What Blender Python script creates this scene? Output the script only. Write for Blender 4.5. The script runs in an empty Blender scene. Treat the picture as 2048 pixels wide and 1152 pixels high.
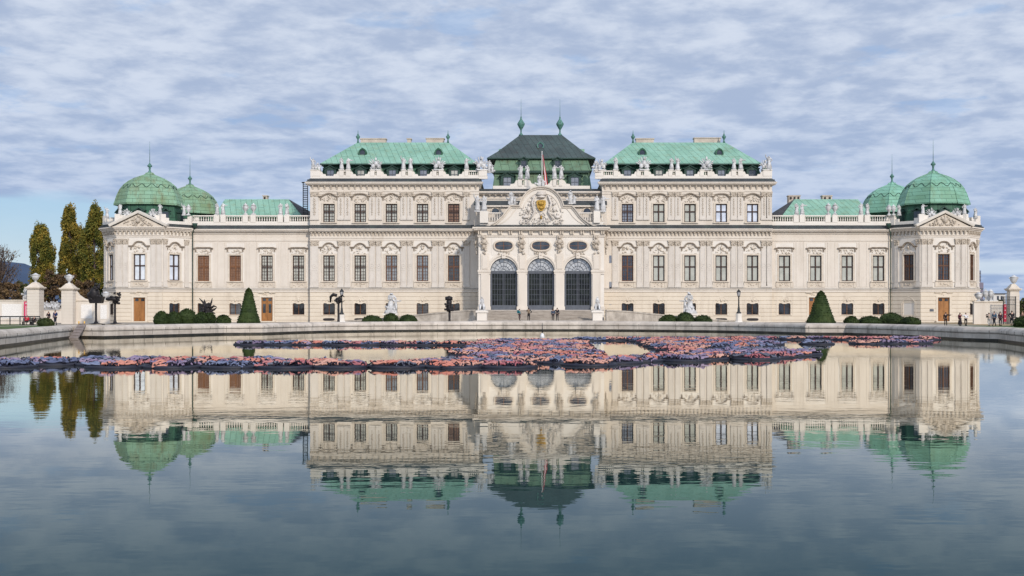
import bpy, math, random
from mathutils import Vector, Matrix, noise
R = math.radians
PI = math.pi
rng = random.Random(7)
sc = bpy.context.scene
col = sc.collection

# ------------------------------------------------------------------ survey
# The camera stands 2.1 m above the water at the near edge of the basin.
# U / Z turn bearings and heights measured in the photograph into metres
# at a known distance D from the camera.
F = 2400.0
AX, HY, CAMZ = 1081.0, 620.0, 2.1
def U(px, D=193.0): return (px - AX) / F * D
def Z(py, D=193.0): return CAMZ - (py - HY) / F * D
def W(px, py):                       # a point on the water surface
    d = CAMZ * F / (py - HY); return (px - AX) / F * d, d
GZ = 0.15                            # ground level, the water is 0

# ------------------------------------------------------------------ objects
WM = {}
def put(o, parent=None, M=None):
    M = M or Matrix.Identity(4)
    col.objects.link(o)
    if parent is not None:
        o.parent = parent
        o.matrix_local = WM[parent.name].inverted() @ M
    else:
        o.matrix_world = M
        o.matrix_local = M
    WM[o.name] = M.copy()
    return o
def tag(o, label=None, cat=None, group=None, kind=None):
    if label: o['label'] = label
    if cat: o['category'] = cat
    if group: o['group'] = group
    if kind: o['kind'] = kind
    return o
def thing(name, loc, label, cat, group=None, rz=0.0):
    o = bpy.data.objects.new(name, None); o.empty_display_size = 0.3
    put(o, None, Matrix.Translation(loc) @ Matrix.Rotation(rz, 4, 'Z'))
    return tag(o, label, cat, group)
def clone(o, parent, M):             # a part with its sub-parts, sharing mesh data
    c = o.copy(); put(c, parent, M)
    inv = WM[o.name].inverted()
    for ch in o.children:
        clone(ch, c, M @ inv @ WM[ch.name])
    return c
def T(x, y, z): return Matrix.Translation((x, y, z))
I4 = Matrix.Identity(4)

_ico = []
def _mkico():
    t = (1 + 5 ** .5) / 2
    v = [(-1,t,0),(1,t,0),(-1,-t,0),(1,-t,0),(0,-1,t),(0,1,t),(0,-1,-t),(0,1,-t),(t,0,-1),(t,0,1),(-t,0,-1),(-t,0,1)]
    l = (1 + t * t) ** .5
    v = [(a/l,b/l,c/l) for a,b,c in v]
    f = [(0,11,5),(0,5,1),(0,1,7),(0,7,10),(0,10,11),(1,5,9),(5,11,4),(11,10,2),(10,7,6),(7,1,8),(3,9,4),(3,4,2),(3,2,6),(3,6,8),(3,8,9),(4,9,5),(2,4,11),(6,2,10),(8,6,7),(9,8,1)]
    return v, f
_ico = _mkico()

class MB:
    def __init__(s): s.v = []; s.f = []; s.M = I4; s.sm = []
    def add(s, vs, fs, M=None, smooth=False):
        M = s.M if M is None else s.M @ M
        n = len(s.v)
        s.v += [tuple(M @ Vector(p)) for p in vs]
        s.f += [tuple(i + n for i in f) for f in fs]
        s.sm += [smooth] * len(fs)
        return s
    def box(s, x0, x1, y0, y1, z0, z1, M=None):
        return s.add([(x0,y0,z0),(x1,y0,z0),(x1,y1,z0),(x0,y1,z0),(x0,y0,z1),(x1,y0,z1),(x1,y1,z1),(x0,y1,z1)],
                     [(0,3,2,1),(4,5,6,7),(0,1,5,4),(1,2,6,5),(2,3,7,6),(3,0,4,7)], M)
    def frus(s, x0, x1, y0, y1, z0, X0, X1, Y0, Y1, z1):
        return s.add([(x0,y0,z0),(x1,y0,z0),(x1,y1,z0),(x0,y1,z0),(X0,Y0,z1),(X1,Y0,z1),(X1,Y1,z1),(X0,Y1,z1)],
                     [(0,3,2,1),(4,5,6,7),(0,1,5,4),(1,2,6,5),(2,3,7,6),(3,0,4,7)])
    def ell(s, c, r, rot=None):
        M = Matrix.Translation(c)
        if rot: M = M @ Matrix.Rotation(rot[2],4,'Z') @ Matrix.Rotation(rot[1],4,'Y') @ Matrix.Rotation(rot[0],4,'X')
        M = M @ Matrix.Diagonal((r[0], r[1], r[2], 1))
        return s.add(_ico[0], _ico[1], M, True)
    def lathe(s, prof, seg=12, c=(0,0,0), off=0.0, smooth=True, sx=1, sy=1):
        vs = []; fs = []
        for r, z in prof:
            for k in range(seg):
                a = 2 * PI * (k + off) / seg
                vs.append((c[0] + sx * r * math.cos(a), c[1] + sy * r * math.sin(a), c[2] + z))
        for i in range(len(prof) - 1):
            for k in range(seg):
                k2 = (k + 1) % seg
                fs.append((i*seg+k, i*seg+k2, (i+1)*seg+k2, (i+1)*seg+k))
        fs.append(tuple(range(seg - 1, -1, -1)))
        fs.append(tuple((len(prof)-1)*seg + k for k in range(seg)))
        return s.add(vs, fs, None, smooth)
    def prism(s, poly, z0, z1):      # poly: (x, y) counter-clockwise
        n = len(poly)
        vs = [(x, y, z0) for x, y in poly] + [(x, y, z1) for x, y in poly]
        fs = [tuple(range(n - 1, -1, -1)), tuple(range(n, 2 * n))]
        fs += [(i, (i+1) % n, n + (i+1) % n, n + i) for i in range(n)]
        return s.add(vs, fs)
    def slab(s, prof, y0, y1):       # prof: (x, z) outline seen from the front, counter-clockwise
        n = len(prof)
        vs = [(x, y0, z) for x, z in prof] + [(x, y1, z) for x, z in prof]
        fs = [tuple(range(n)), tuple(range(2*n-1, n-1, -1))]
        fs += [(i, n + i, n + (i+1) % n, (i+1) % n) for i in range(n)]
        return s.add(vs, fs)
    def sweep(s, path, sect, closed=False):
        # path (x, z) in the facade plane, sect (offset along the normal, y)
        n = len(path); m = len(sect); vs = []
        for i, p in enumerate(path):
            a = path[(i-1) % n] if (closed or i > 0) else p
            b = path[(i+1) % n] if (closed or i < n-1) else p
            d1 = Vector((p[0]-a[0], p[1]-a[1])); d2 = Vector((b[0]-p[0], b[1]-p[1]))
            if d1.length < 1e-6: d1 = d2
            if d2.length < 1e-6: d2 = d1
            d1.normalize(); d2.normalize()
            n1 = Vector((-d1.y, d1.x)); n2 = Vector((-d2.y, d2.x))
            nn = (n1 + n2)
            if nn.length < 1e-6: nn = n1
            nn.normalize(); k = 1 / max(.45, nn.dot(n1))
            for o, y in sect: vs.append((p[0] + nn.x*o*k, y, p[1] + nn.y*o*k))
        fs = []
        for i in range(n if closed else n - 1):
            j = (i + 1) % n
            for q in range(m):
                q2 = (q + 1) % m
                fs.append((i*m+q, j*m+q, j*m+q2, i*m+q2))
        if not closed: fs += [tuple(range(m)), tuple((n-1)*m + q for q in range(m-1, -1, -1))]
        return s.add(vs, fs)
    def tube(s, pts, rad, seg=6, caps=True):
        pts = [Vector(p) for p in pts]
        if not isinstance(rad, (list, tuple)): rad = [rad] * len(pts)
        vs = []; n = len(pts); ref = None
        for i, p in enumerate(pts):
            d = (pts[min(i+1, n-1)] - pts[max(i-1, 0)]).normalized()
            if ref is None: ref = Vector((0,0,1)) if abs(d.z) < .9 else Vector((1,0,0))
            a = (ref - d * ref.dot(d))
            if a.length < 1e-4: a = d.orthogonal()
            a.normalize(); b = d.cross(a); ref = a
            for k in range(seg):
                t = 2 * PI * k / seg
                vs.append(tuple(p + (a * math.cos(t) + b * math.sin(t)) * rad[i]))
        fs = []
        for i in range(n - 1):
            for k in range(seg):
                k2 = (k + 1) % seg
                fs.append((i*seg+k, i*seg+k2, (i+1)*seg+k2, (i+1)*seg+k))
        if caps: fs += [tuple(range(seg-1,-1,-1)), tuple((n-1)*seg + k for k in range(seg))]
        return s.add(vs, fs, None, True)
    def relief(s, x0, x1, z0, z1, y, n, sz, seed, fn=None):
        r = random.Random(seed)
        for _ in range(n):
            for _t in range(20):
                x = r.uniform(x0, x1); z = r.uniform(z0, z1)
                if fn is None or fn(x, z): break
            else: continue
            a = sz * r.uniform(.5, 1.1)
            s.ell((x, y, z), (a, a * .7, a * r.uniform(.35, .6)), (0, r.uniform(-1.4, 1.4), 0))
        return s
    def mesh(s, name, m):
        me = bpy.data.meshes.new(name); me.from_pydata(s.v, [], s.f)
        me.polygons.foreach_set('use_smooth', s.sm)
        me.materials.append(m); me.update(); return me
    def build(s, name, m, parent=None, M=None):
        return put(bpy.data.objects.new(name, s.mesh(name, m)), parent, M)

# ------------------------------------------------------------------ materials
def nodes(name):
    m = bpy.data.materials.new(name); m.use_nodes = True
    nt = m.node_tree; b = nt.nodes['Principled BSDF']
    return m, nt, b
def N(nt, t, **k):
    n = nt.nodes.new(t)
    for a, v in k.items():
        if a in n.inputs.keys(): n.inputs[a].default_value = v
        else: setattr(n, a, v)
    return n
def mat(name, c1, c2=None, scale=1.0, rough=.8, bump=0.0, bscale=None, metal=0.0, detail=6, streak=None, stretch=(1,1,1), spec=.3):
    m, nt, b = nodes(name); L = nt.links.new
    b.inputs['Roughness'].default_value = rough
    b.inputs['Metallic'].default_value = metal
    b.inputs['Specular IOR Level'].default_value = spec
    tc = N(nt, 'ShaderNodeTexCoord'); mp = N(nt, 'ShaderNodeMapping'); mp.inputs['Scale'].default_value = stretch
    geo = N(nt, 'ShaderNodeNewGeometry')
    L(geo.outputs['Position'], mp.inputs['Vector'])
    if c2 is None: c2 = tuple(x * .8 for x in c1)
    no = N(nt, 'ShaderNodeTexNoise', Scale=scale, Detail=detail, Roughness=.6)
    L(mp.outputs[0], no.inputs['Vector'])
    rp = N(nt, 'ShaderNodeValToRGB'); rp.color_ramp.elements[0].position = .35; rp.color_ramp.elements[1].position = .65
    rp.color_ramp.elements[0].color = (*c2, 1); rp.color_ramp.elements[1].color = (*c1, 1)
    L(no.outputs[0], rp.inputs[0]); out = rp.outputs[0]
    if streak:
        mp2 = N(nt, 'ShaderNodeMapping'); mp2.inputs['Scale'].default_value = (streak[1], streak[1], streak[1] * .12)
        L(geo.outputs['Position'], mp2.inputs['Vector'])
        n2 = N(nt, 'ShaderNodeTexNoise', Scale=1.0, Detail=5.0, Roughness=.65)
        L(mp2.outputs[0], n2.inputs['Vector'])
        r2 = N(nt, 'ShaderNodeMapRange'); r2.inputs[1].default_value = .52; r2.inputs[2].default_value = .78
        r2.inputs[3].default_value = 0; r2.inputs[4].default_value = streak[2]
        L(n2.outputs[0], r2.inputs[0])
        mx = N(nt, 'ShaderNodeMix', data_type='RGBA')
        L(r2.outputs[0], mx.inputs[0]); L(out, mx.inputs[6]); mx.inputs[7].default_value = (*streak[0], 1)
        out = mx.outputs[2]
    L(out, b.inputs['Base Color'])
    if bump:
        nb = N(nt, 'ShaderNodeTexNoise', Scale=bscale or scale * 8, Detail=4.0)
        L(mp.outputs[0], nb.inputs['Vector'])
        bp = N(nt, 'ShaderNodeBump', Distance=bump); L(nb.outputs[0], bp.inputs['Height']); L(bp.outputs[0], b.inputs['Normal'])
    return m
def patina(name, cA, cB, dirt, seam, bw, bh, dirt_amt=.5, swap=True, seamw=.03):
    m, nt, b = nodes(name); L = nt.links.new
    b.inputs['Roughness'].default_value = .6; b.inputs['Specular IOR Level'].default_value = .25
    geo = N(nt, 'ShaderNodeNewGeometry'); sp = N(nt, 'ShaderNodeSeparateXYZ'); cb = N(nt, 'ShaderNodeCombineXYZ')
    L(geo.outputs['Position'], sp.inputs[0])
    ad = N(nt, 'ShaderNodeMath', operation='MULTIPLY_ADD'); L(sp.outputs[1], ad.inputs[0]); ad.inputs[1].default_value = .31; L(sp.outputs[0], ad.inputs[2])
    if swap: L(sp.outputs[2], cb.inputs[0]); L(ad.outputs[0], cb.inputs[1])
    else: L(ad.outputs[0], cb.inputs[0]); L(sp.outputs[2], cb.inputs[1])
    br = N(nt, 'ShaderNodeTexBrick', Scale=1.0); br.offset = .5
    br.inputs['Brick Width'].default_value = bw; br.inputs['Row Height'].default_value = bh
    br.inputs['Mortar Size'].default_value = seamw; br.inputs['Mortar Smooth'].default_value = .2
    br.inputs['Color1'].default_value = (0,0,0,1); br.inputs['Color2'].default_value = (1,1,1,1); br.inputs['Mortar'].default_value = (.5,.5,.5,1)
    L(cb.outputs[0], br.inputs['Vector'])
    no = N(nt, 'ShaderNodeTexNoise', Scale=.22, Detail=7.0, Roughness=.65); L(geo.outputs['Position'], no.inputs['Vector'])
    mr = N(nt, 'ShaderNodeMapRange'); mr.inputs[1].default_value = .38; mr.inputs[2].default_value = .66
    L(no.outputs[0], mr.inputs[0])
    mm = N(nt, 'ShaderNodeMath', operation='MULTIPLY_ADD'); L(br.outputs[0], mm.inputs[0]); mm.inputs[1].default_value = .38; L(mr.outputs[0], mm.inputs[2]); mm.use_clamp = True
    m1 = N(nt, 'ShaderNodeMix', data_type='RGBA'); m1.inputs[6].default_value = (*cA,1); m1.inputs[7].default_value = (*cB,1); L(mm.outputs[0], m1.inputs[0])
    mp = N(nt, 'ShaderNodeMapping'); mp.inputs['Scale'].default_value = (1.1, 1.1, .16); L(geo.outputs['Position'], mp.inputs['Vector'])
    n2 = N(nt, 'ShaderNodeTexNoise', Scale=1.0, Detail=6.0, Roughness=.7); L(mp.outputs[0], n2.inputs['Vector'])
    r2 = N(nt, 'ShaderNodeMapRange'); r2.inputs[1].default_value = .5; r2.inputs[2].default_value = .75; r2.inputs[4].default_value = dirt_amt
    L(n2.outputs[0], r2.inputs[0])
    m2 = N(nt, 'ShaderNodeMix', data_type='RGBA'); L(r2.outputs[0], m2.inputs[0]); L(m1.outputs[2], m2.inputs[6]); m2.inputs[7].default_value = (*dirt,1)
    m3 = N(nt, 'ShaderNodeMix', data_type='RGBA'); sf = N(nt, 'ShaderNodeMath', operation='MULTIPLY'); sf.inputs[1].default_value = .62
    L(br.outputs['Fac'], sf.inputs[0]); L(sf.outputs[0], m3.inputs[0]); L(m2.outputs[2], m3.inputs[6]); m3.inputs[7].default_value = (*seam,1)
    L(m3.outputs[2], b.inputs['Base Color'])
    bp = N(nt, 'ShaderNodeBump', Distance=.04); L(br.outputs['Fac'], bp.inputs['Height']); L(bp.outputs[0], b.inputs['Normal'])
    return m
def leafmat(name, ca, cb, cc, s=.35):
    m, nt, b = nodes(name); L = nt.links.new
    b.inputs['Roughness'].default_value = .7; b.inputs['Specular IOR Level'].default_value = .15
    geo = N(nt, 'ShaderNodeNewGeometry')
    no = N(nt, 'ShaderNodeTexNoise', Scale=s, Detail=5.0, Roughness=.7); L(geo.outputs['Position'], no.inputs['Vector'])
    ri = N(nt, 'ShaderNodeMath', operation='MULTIPLY_ADD'); L(geo.outputs['Random Per Island'], ri.inputs[0]); ri.inputs[1].default_value = .2; L(no.outputs[0], ri.inputs[2])
    sb = N(nt, 'ShaderNodeMath', operation='SUBTRACT'); L(ri.outputs[0], sb.inputs[0]); sb.inputs[1].default_value = .10
    rp = N(nt, 'ShaderNodeValToRGB'); e = rp.color_ramp.elements; e[0].position = .32; e[1].position = .7
    e[0].color = (*ca,1); e[1].color = (*cc,1); k = e.new(.5); k.color = (*cb,1)
    L(sb.outputs[0], rp.inputs[0]); L(rp.outputs[0], b.inputs['Base Color'])
    return m
def panemat(name, c1, c2, gloss=.25, rough=.05, sc_=.9):
    m, nt, b = nodes(name); L = nt.links.new
    geo = N(nt, 'ShaderNodeNewGeometry')
    no = N(nt, 'ShaderNodeTexNoise', Scale=sc_, Detail=3.0); L(geo.outputs['Position'], no.inputs['Vector'])
    rp = N(nt, 'ShaderNodeValToRGB'); e = rp.color_ramp.elements; e[0].position = .38; e[1].position = .62
    e[0].color = (*c1,1); e[1].color = (*c2,1); L(no.outputs[0], rp.inputs[0])
    L(rp.outputs[0], b.inputs['Base Color']); b.inputs['Roughness'].default_value = .8; b.inputs['Specular IOR Level'].default_value = .1
    g = N(nt, 'ShaderNodeBsdfGlossy', Roughness=rough); g.inputs['Color'].default_value = (.8,.84,.9,1)
    nb = N(nt, 'ShaderNodeTexNoise', Scale=.5, Detail=1.0); L(geo.outputs['Position'], nb.inputs['Vector'])
    bp = N(nt, 'ShaderNodeBump', Distance=.03); L(nb.outputs[0], bp.inputs['Height']); L(bp.outputs[0], g.inputs['Normal'])
    mx = N(nt, 'ShaderNodeMixShader'); mx.inputs[0].default_value = gloss
    L(b.outputs[0], mx.inputs[1]); L(g.outputs[0], mx.inputs[2]); L(mx.outputs[0], nt.nodes['Material Output'].inputs[0])
    return m

m_wall = mat('stucco', (.63,.572,.50), (.58,.522,.45), .35, .85, .01, 3, streak=((.40,.335,.27), .9, .5))
m_white = mat('white_stucco', (.68,.64,.58), (.63,.585,.525), .4, .85, .01, 3, streak=((.52,.46,.40), .8, .25))
m_ground = mat('rusticated_stucco', (.645,.57,.465), (.595,.52,.42), .4, .85, .012, 3, streak=((.38,.31,.235), .8, .55))
m_trim = mat('moulded_stucco', (.61,.54,.45), (.51,.445,.365), 1.3, .85, .02, 6, streak=((.34,.28,.23), 1.4, .5))
m_ornament = mat('ornament_stucco', (.52,.46,.385), (.40,.345,.28), 2.2, .85, .02, 8, streak=((.27,.22,.18), 1.8, .5))
m_pil = mat('pilaster_stucco', (.585,.54,.485), (.54,.495,.44), .8, .85, .01, 3, streak=((.34,.29,.24), 1.2, .4))
m_trophy = mat('trophy_stucco', (.66,.615,.56), (.50,.455,.405), 2.4, .85, .02, 8, streak=((.2,.17,.15), 2.0, .5))
m_hood = mat('weathered_hood', (.36,.305,.25), (.22,.18,.14), 1.8, .85, .02, 8, streak=((.20,.16,.13), 1.6, .6))
m_stone = mat('statue_stone', (.62,.62,.62), (.34,.335,.33), 1.7, .8, .02, 6, streak=((.22,.22,.22), 2.5, .5))
m_gutter = mat('sheet_metal', (.05,.055,.057), (.03,.034,.036), 1.0, .65, streak=((.07,.10,.085), 1.0, .6))
m_patina = patina('copper_patina', (.165,.315,.23), (.235,.415,.32), (.19,.20,.09), (.07,.15,.115), 2.6, .95, .6)
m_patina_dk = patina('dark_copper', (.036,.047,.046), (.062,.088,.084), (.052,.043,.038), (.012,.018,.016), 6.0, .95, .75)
m_patina_lo = patina('weathered_copper', (.085,.145,.095), (.145,.235,.15), (.085,.065,.03), (.02,.04,.028), 4.0, 1.3, .75)
m_mansard = patina('mansard_copper', (.02,.06,.038), (.05,.14,.088), (.014,.02,.013), (.008,.016,.012), 2.0, 1.2, .6)
m_dome = patina('dome_copper', (.165,.25,.14), (.21,.36,.25), (.15,.115,.05), (.05,.10,.06), 1.9, .62, .8, swap=False, seamw=.025)
m_dome_r = patina('bright_dome_copper', (.145,.29,.19), (.21,.42,.32), (.16,.18,.085), (.05,.13,.09), 1.9, .62, .5, swap=False, seamw=.025)
m_slate = mat('slate', (.06,.06,.065), (.035,.035,.04), 2, .7)
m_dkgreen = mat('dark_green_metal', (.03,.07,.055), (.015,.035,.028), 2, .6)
m_brass = mat('green_bronze', (.10,.24,.20), (.045,.10,.085), 4, .6)
m_frame = mat('window_frame', (.05,.024,.016), (.03,.015,.011), 3, .6)
m_frame_red = mat('red_brown_frame', (.13,.058,.03), (.085,.038,.02), 3, .6)
m_shutter = mat('brown_shutter', (.20,.088,.036), (.13,.055,.024), 2.5, .6)
m_door = mat('oak_door', (.34,.155,.05), (.22,.095,.03), 3, .5, stretch=(1,1,.2))
m_steel = mat('grey_steel', (.10,.11,.13), (.075,.083,.10), 2, .5)
m_pane_curtain = panemat('curtained_glass', (.33,.325,.275), (.45,.44,.385), .07)
m_pane_pale = panemat('pale_glass', (.50,.52,.56), (.66,.68,.72), .22)
m_pane_blind = panemat('blind_glass', (.35,.355,.30), (.43,.43,.37), .06)
m_pane_dark = panemat('dark_glass', (.010,.012,.016), (.04,.044,.05), .07)
m_pane_grey = panemat('grey_glass', (.10,.10,.11), (.20,.20,.20), .15)
m_pane_brown = panemat('brown_glass', (.16,.08,.04), (.22,.11,.055), .05)
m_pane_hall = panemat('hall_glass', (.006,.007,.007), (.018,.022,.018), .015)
m_fan = panemat('fanlight_glass', (.36,.37,.38), (.46,.47,.48), .08)
m_grille = mat('iron_grille', (.025,.022,.022), None, 2, .6)
m_oldstone = mat('weathered_limestone', (.50,.45,.385), (.30,.265,.225), .9, .9, .03, 4, streak=((.12,.10,.085), 1.3, .65))
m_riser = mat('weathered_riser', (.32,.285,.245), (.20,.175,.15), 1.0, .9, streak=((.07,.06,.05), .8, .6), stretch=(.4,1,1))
m_gold = mat('gilding', (.52,.33,.07), (.28,.16,.03), 3, .45, metal=.4, bump=.04)
m_chim = mat('chimney_render', (.52,.45,.38), (.40,.34,.29), 1.2, .9)
m_rimst = mat('basin_limestone', (.55,.49,.425), (.38,.33,.28), .7, .85, .03, 3, streak=((.15,.13,.11), 1.0, .75))
m_wet = mat('wet_stone', (.035,.03,.022), (.012,.012,.01), 1.5, .45, streak=((.10,.08,.055), .7, .6))
m_grass = mat('grass', (.075,.115,.03), (.045,.075,.02), .6, .95, .03, 9)
m_gravel = mat('gravel', (.33,.29,.24), (.26,.225,.185), .5, .95, .02, 12)
m_path = mat('grey_path', (.25,.25,.255), (.2,.2,.2), .7, .9)
m_leaf_litter = mat('leafy_gravel', (.36,.27,.15), (.24,.17,.09), 1.5, .95)
m_bronze = mat('dark_bronze', (.028,.024,.026), (.012,.011,.012), 4, .5, metal=.3)
m_iron = mat('black_iron', (.03,.033,.036), (.018,.02,.022), 4, .5)
m_box = leafmat('box_leaves', (.012,.022,.007), (.027,.044,.012), (.05,.068,.022), .9)
m_yew = leafmat('yew_leaves', (.014,.025,.008), (.032,.052,.014), (.055,.07,.022), .7)
m_poplar = leafmat('poplar_leaves', (.045,.055,.012), (.17,.14,.025), (.40,.26,.045), .45)
m_poplar_g = leafmat('green_poplar_leaves', (.035,.05,.012), (.12,.12,.022), (.32,.22,.04), .45)
m_autumn = leafmat('autumn_leaves', (.05,.036,.024), (.105,.068,.038), (.18,.115,.045), .5)
m_darkleaf = leafmat('dark_leaves', (.02,.03,.01), (.045,.06,.02), (.09,.09,.035), .4)
m_bark = mat('bark', (.11,.085,.075), (.06,.045,.04), 3, .9)
m_lamp = panemat('lamp_glass', (.35,.36,.38), (.5,.5,.52), .3)

# ------------------------------------------------------------------ sun and sky
AZ, EL = R(26), R(27)
sundir = Vector((math.sin(AZ) * math.cos(EL), -math.cos(AZ) * math.cos(EL), math.sin(EL)))
ld = bpy.data.lights.new('sun', 'SUN'); ld.energy = 3.0; ld.angle = R(3.5); ld.color = (1, .90, .79)
lo = bpy.data.objects.new('sun', ld); col.objects.link(lo)
lo.rotation_euler = sundir.to_track_quat('Z', 'Y').to_euler(); lo.location = (60, -60, 80)

w = bpy.data.worlds.new('World'); sc.world = w; w.use_nodes = True
nt = w.node_tree; nt.nodes.clear(); L = nt.links.new
out = nt.nodes.new('ShaderNodeOutputWorld'); bg = nt.nodes.new('ShaderNodeBackground')
L(bg.outputs[0], out.inputs[0])
def MA(op, a, b=None, c=None, clamp=False):
    n = nt.nodes.new('ShaderNodeMath'); n.operation = op; n.use_clamp = clamp
    for i, x in enumerate((a, b, c)):
        if x is None: continue
        if isinstance(x, (int, float)): n.inputs[i].default_value = x
        else: L(x, n.inputs[i])
    return n.outputs[0]
def SM(x, lo_, hi_, a=0.0, b=1.0):
    n = nt.nodes.new('ShaderNodeMapRange'); n.interpolation_type = 'SMOOTHSTEP'
    L(x, n.inputs[0]); n.inputs[1].default_value = lo_; n.inputs[2].default_value = hi_
    n.inputs[3].default_value = a; n.inputs[4].default_value = b; return n.outputs[0]
def MIX(f, a, b):
    n = nt.nodes.new('ShaderNodeMix'); n.data_type = 'RGBA'
    if isinstance(f, (int, float)): n.inputs[0].default_value = f
    else: L(f, n.inputs[0])
    for i, x in ((6, a), (7, b)):
        if isinstance(x, tuple): n.inputs[i].default_value = (*x, 1)
        else: L(x, n.inputs[i])
    return n.outputs[2]
tc = nt.nodes.new('ShaderNodeTexCoord'); sp = nt.nodes.new('ShaderNodeSeparateXYZ'); L(tc.outputs['Generated'], sp.inputs[0])
dx, dy, dz = sp.outputs
sky = nt.nodes.new('ShaderNodeTexSky'); sky.sky_type = 'NISHITA'; sky.sun_disc = False
sky.sun_elevation = EL; sky.sun_rotation = PI - AZ; sky.air_density = 1.0; sky.dust_density = .6; sky.altitude = 200
skc = nt.nodes.new('ShaderNodeMix'); skc.data_type = 'RGBA'; skc.blend_type = 'MULTIPLY'; skc.inputs[0].default_value = 1
L(sky.outputs[0], skc.inputs[6]); skc.inputs[7].default_value = (.085, .085, .085, 1)
zz = MA('MAXIMUM', dz, 0.0); zp = MA('ADD', zz, .14)
cx = MA('DIVIDE', dx, zp); cy = MA('DIVIDE', dy, zp)
cv = nt.nodes.new('ShaderNodeCombineXYZ'); L(cx, cv.inputs[0]); L(cy, cv.inputs[1])
def NO(scale, detail, rough, off=0.0, dist=0.0):
    mp = nt.nodes.new('ShaderNodeMapping'); mp.inputs['Location'].default_value = (off, off * .7, off * .3)
    mp.inputs['Rotation'].default_value = (0, 0, R(12))
    L(cv.outputs[0], mp.inputs['Vector'])
    n = nt.nodes.new('ShaderNodeTexNoise'); L(mp.outputs[0], n.inputs['Vector'])
    n.inputs['Scale'].default_value = scale; n.inputs['Detail'].default_value = detail; n.inputs['Roughness'].default_value = rough
    n.inputs['Distortion'].default_value = dist
    return n.outputs[0]
nA = NO(6.5, 7, .56, 3.0, .2); nB = NO(1.5, 4, .5, 11.0); nC = NO(15.0, 5, .6, 21.0)
c_mot = MA('MULTIPLY_ADD', nC, .25, MA('MULTIPLY_ADD', nB, .55, MA('MULTIPLY', nA, .75)))
# 0.775 is the mean of the mottling
bright = SM(c_mot, .63, .93)
cl_lo = MIX(SM(dz, .02, .22), (.33,.445,.67), (.41,.50,.68))
cl_hi = MIX(SM(dz, .02, .22), (.51,.61,.80), (.65,.72,.85))
cloud = MIX(bright, cl_lo, cl_hi)
gap = MA('MULTIPLY', SM(NO(3.4, 6, .6, 40.0), .575, .67), SM(dz, .06, .16))
cloud = MIX(MA('MULTIPLY', gap, .38), cloud, (.28,.47,.78))
# low clear strip on the left, a pale strip low on the right
edge = MA('MULTIPLY_ADD', nB, .03, MA('MULTIPLY_ADD', dx, -.02, .068))
clear = MA('MULTIPLY', SM(MA('SUBTRACT', edge, dz), -.002, .006), SM(dx, .10, -.15))
clear_col = MIX(SM(dz, .0, .09), (.66,.77,.86), (.40,.62,.86))
base = MIX(MA('MULTIPLY', clear, .95), cloud, MIX(.25, clear_col, skc.outputs[2]))
band = MA('MULTIPLY', MA('MULTIPLY', SM(dz, .026, .030), SM(dz, .041, .036)), SM(dx, .15, .3))
base = MIX(MA('MULTIPLY', band, .75), base, (.66,.76,.86))
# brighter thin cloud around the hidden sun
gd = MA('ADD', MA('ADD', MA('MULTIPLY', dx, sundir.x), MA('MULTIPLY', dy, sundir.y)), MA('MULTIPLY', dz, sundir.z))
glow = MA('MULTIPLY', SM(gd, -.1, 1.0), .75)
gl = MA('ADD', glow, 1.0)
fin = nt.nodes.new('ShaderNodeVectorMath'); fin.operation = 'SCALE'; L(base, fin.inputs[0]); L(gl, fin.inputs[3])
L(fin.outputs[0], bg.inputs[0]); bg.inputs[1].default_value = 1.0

# ------------------------------------------------------------------ camera
cd = bpy.data.cameras.new('camera'); cam = bpy.data.objects.new('camera', cd); col.objects.link(cam)
cam.location = (0, 0, CAMZ); cam.rotation_euler = (PI / 2, 0, 0)
cd.sensor_width = 36; cd.lens = F / 2048 * 36; cd.clip_end = 20000; cd.clip_start = .1
cd.shift_x = -(AX - 1024) / 2048; cd.shift_y = (HY - 576) / 2048
sc.camera = cam
sc.view_settings.view_transform = 'Standard'; sc.view_settings.look = 'None'; sc.view_settings.exposure = 0
sc.render.engine = 'CYCLES'

# ------------------------------------------------------------------ basin, water, ground
def spline(pts, n=5):
    r = []
    for i in range(len(pts) - 1):
        p0 = pts[max(i-1,0)]; p1 = pts[i]; p2 = pts[i+1]; p3 = pts[min(i+2,len(pts)-1)]
        for k in range(n):
            t = k / n
            r.append(tuple(.5*((2*b)+(-a+c)*t+(2*a-5*b+4*c-d)*t*t+(-a+3*b-3*c+d)*t**3) for a,b,c,d in zip(p0,p1,p2,p3)))
    r.append(pts[-1]); return r
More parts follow.
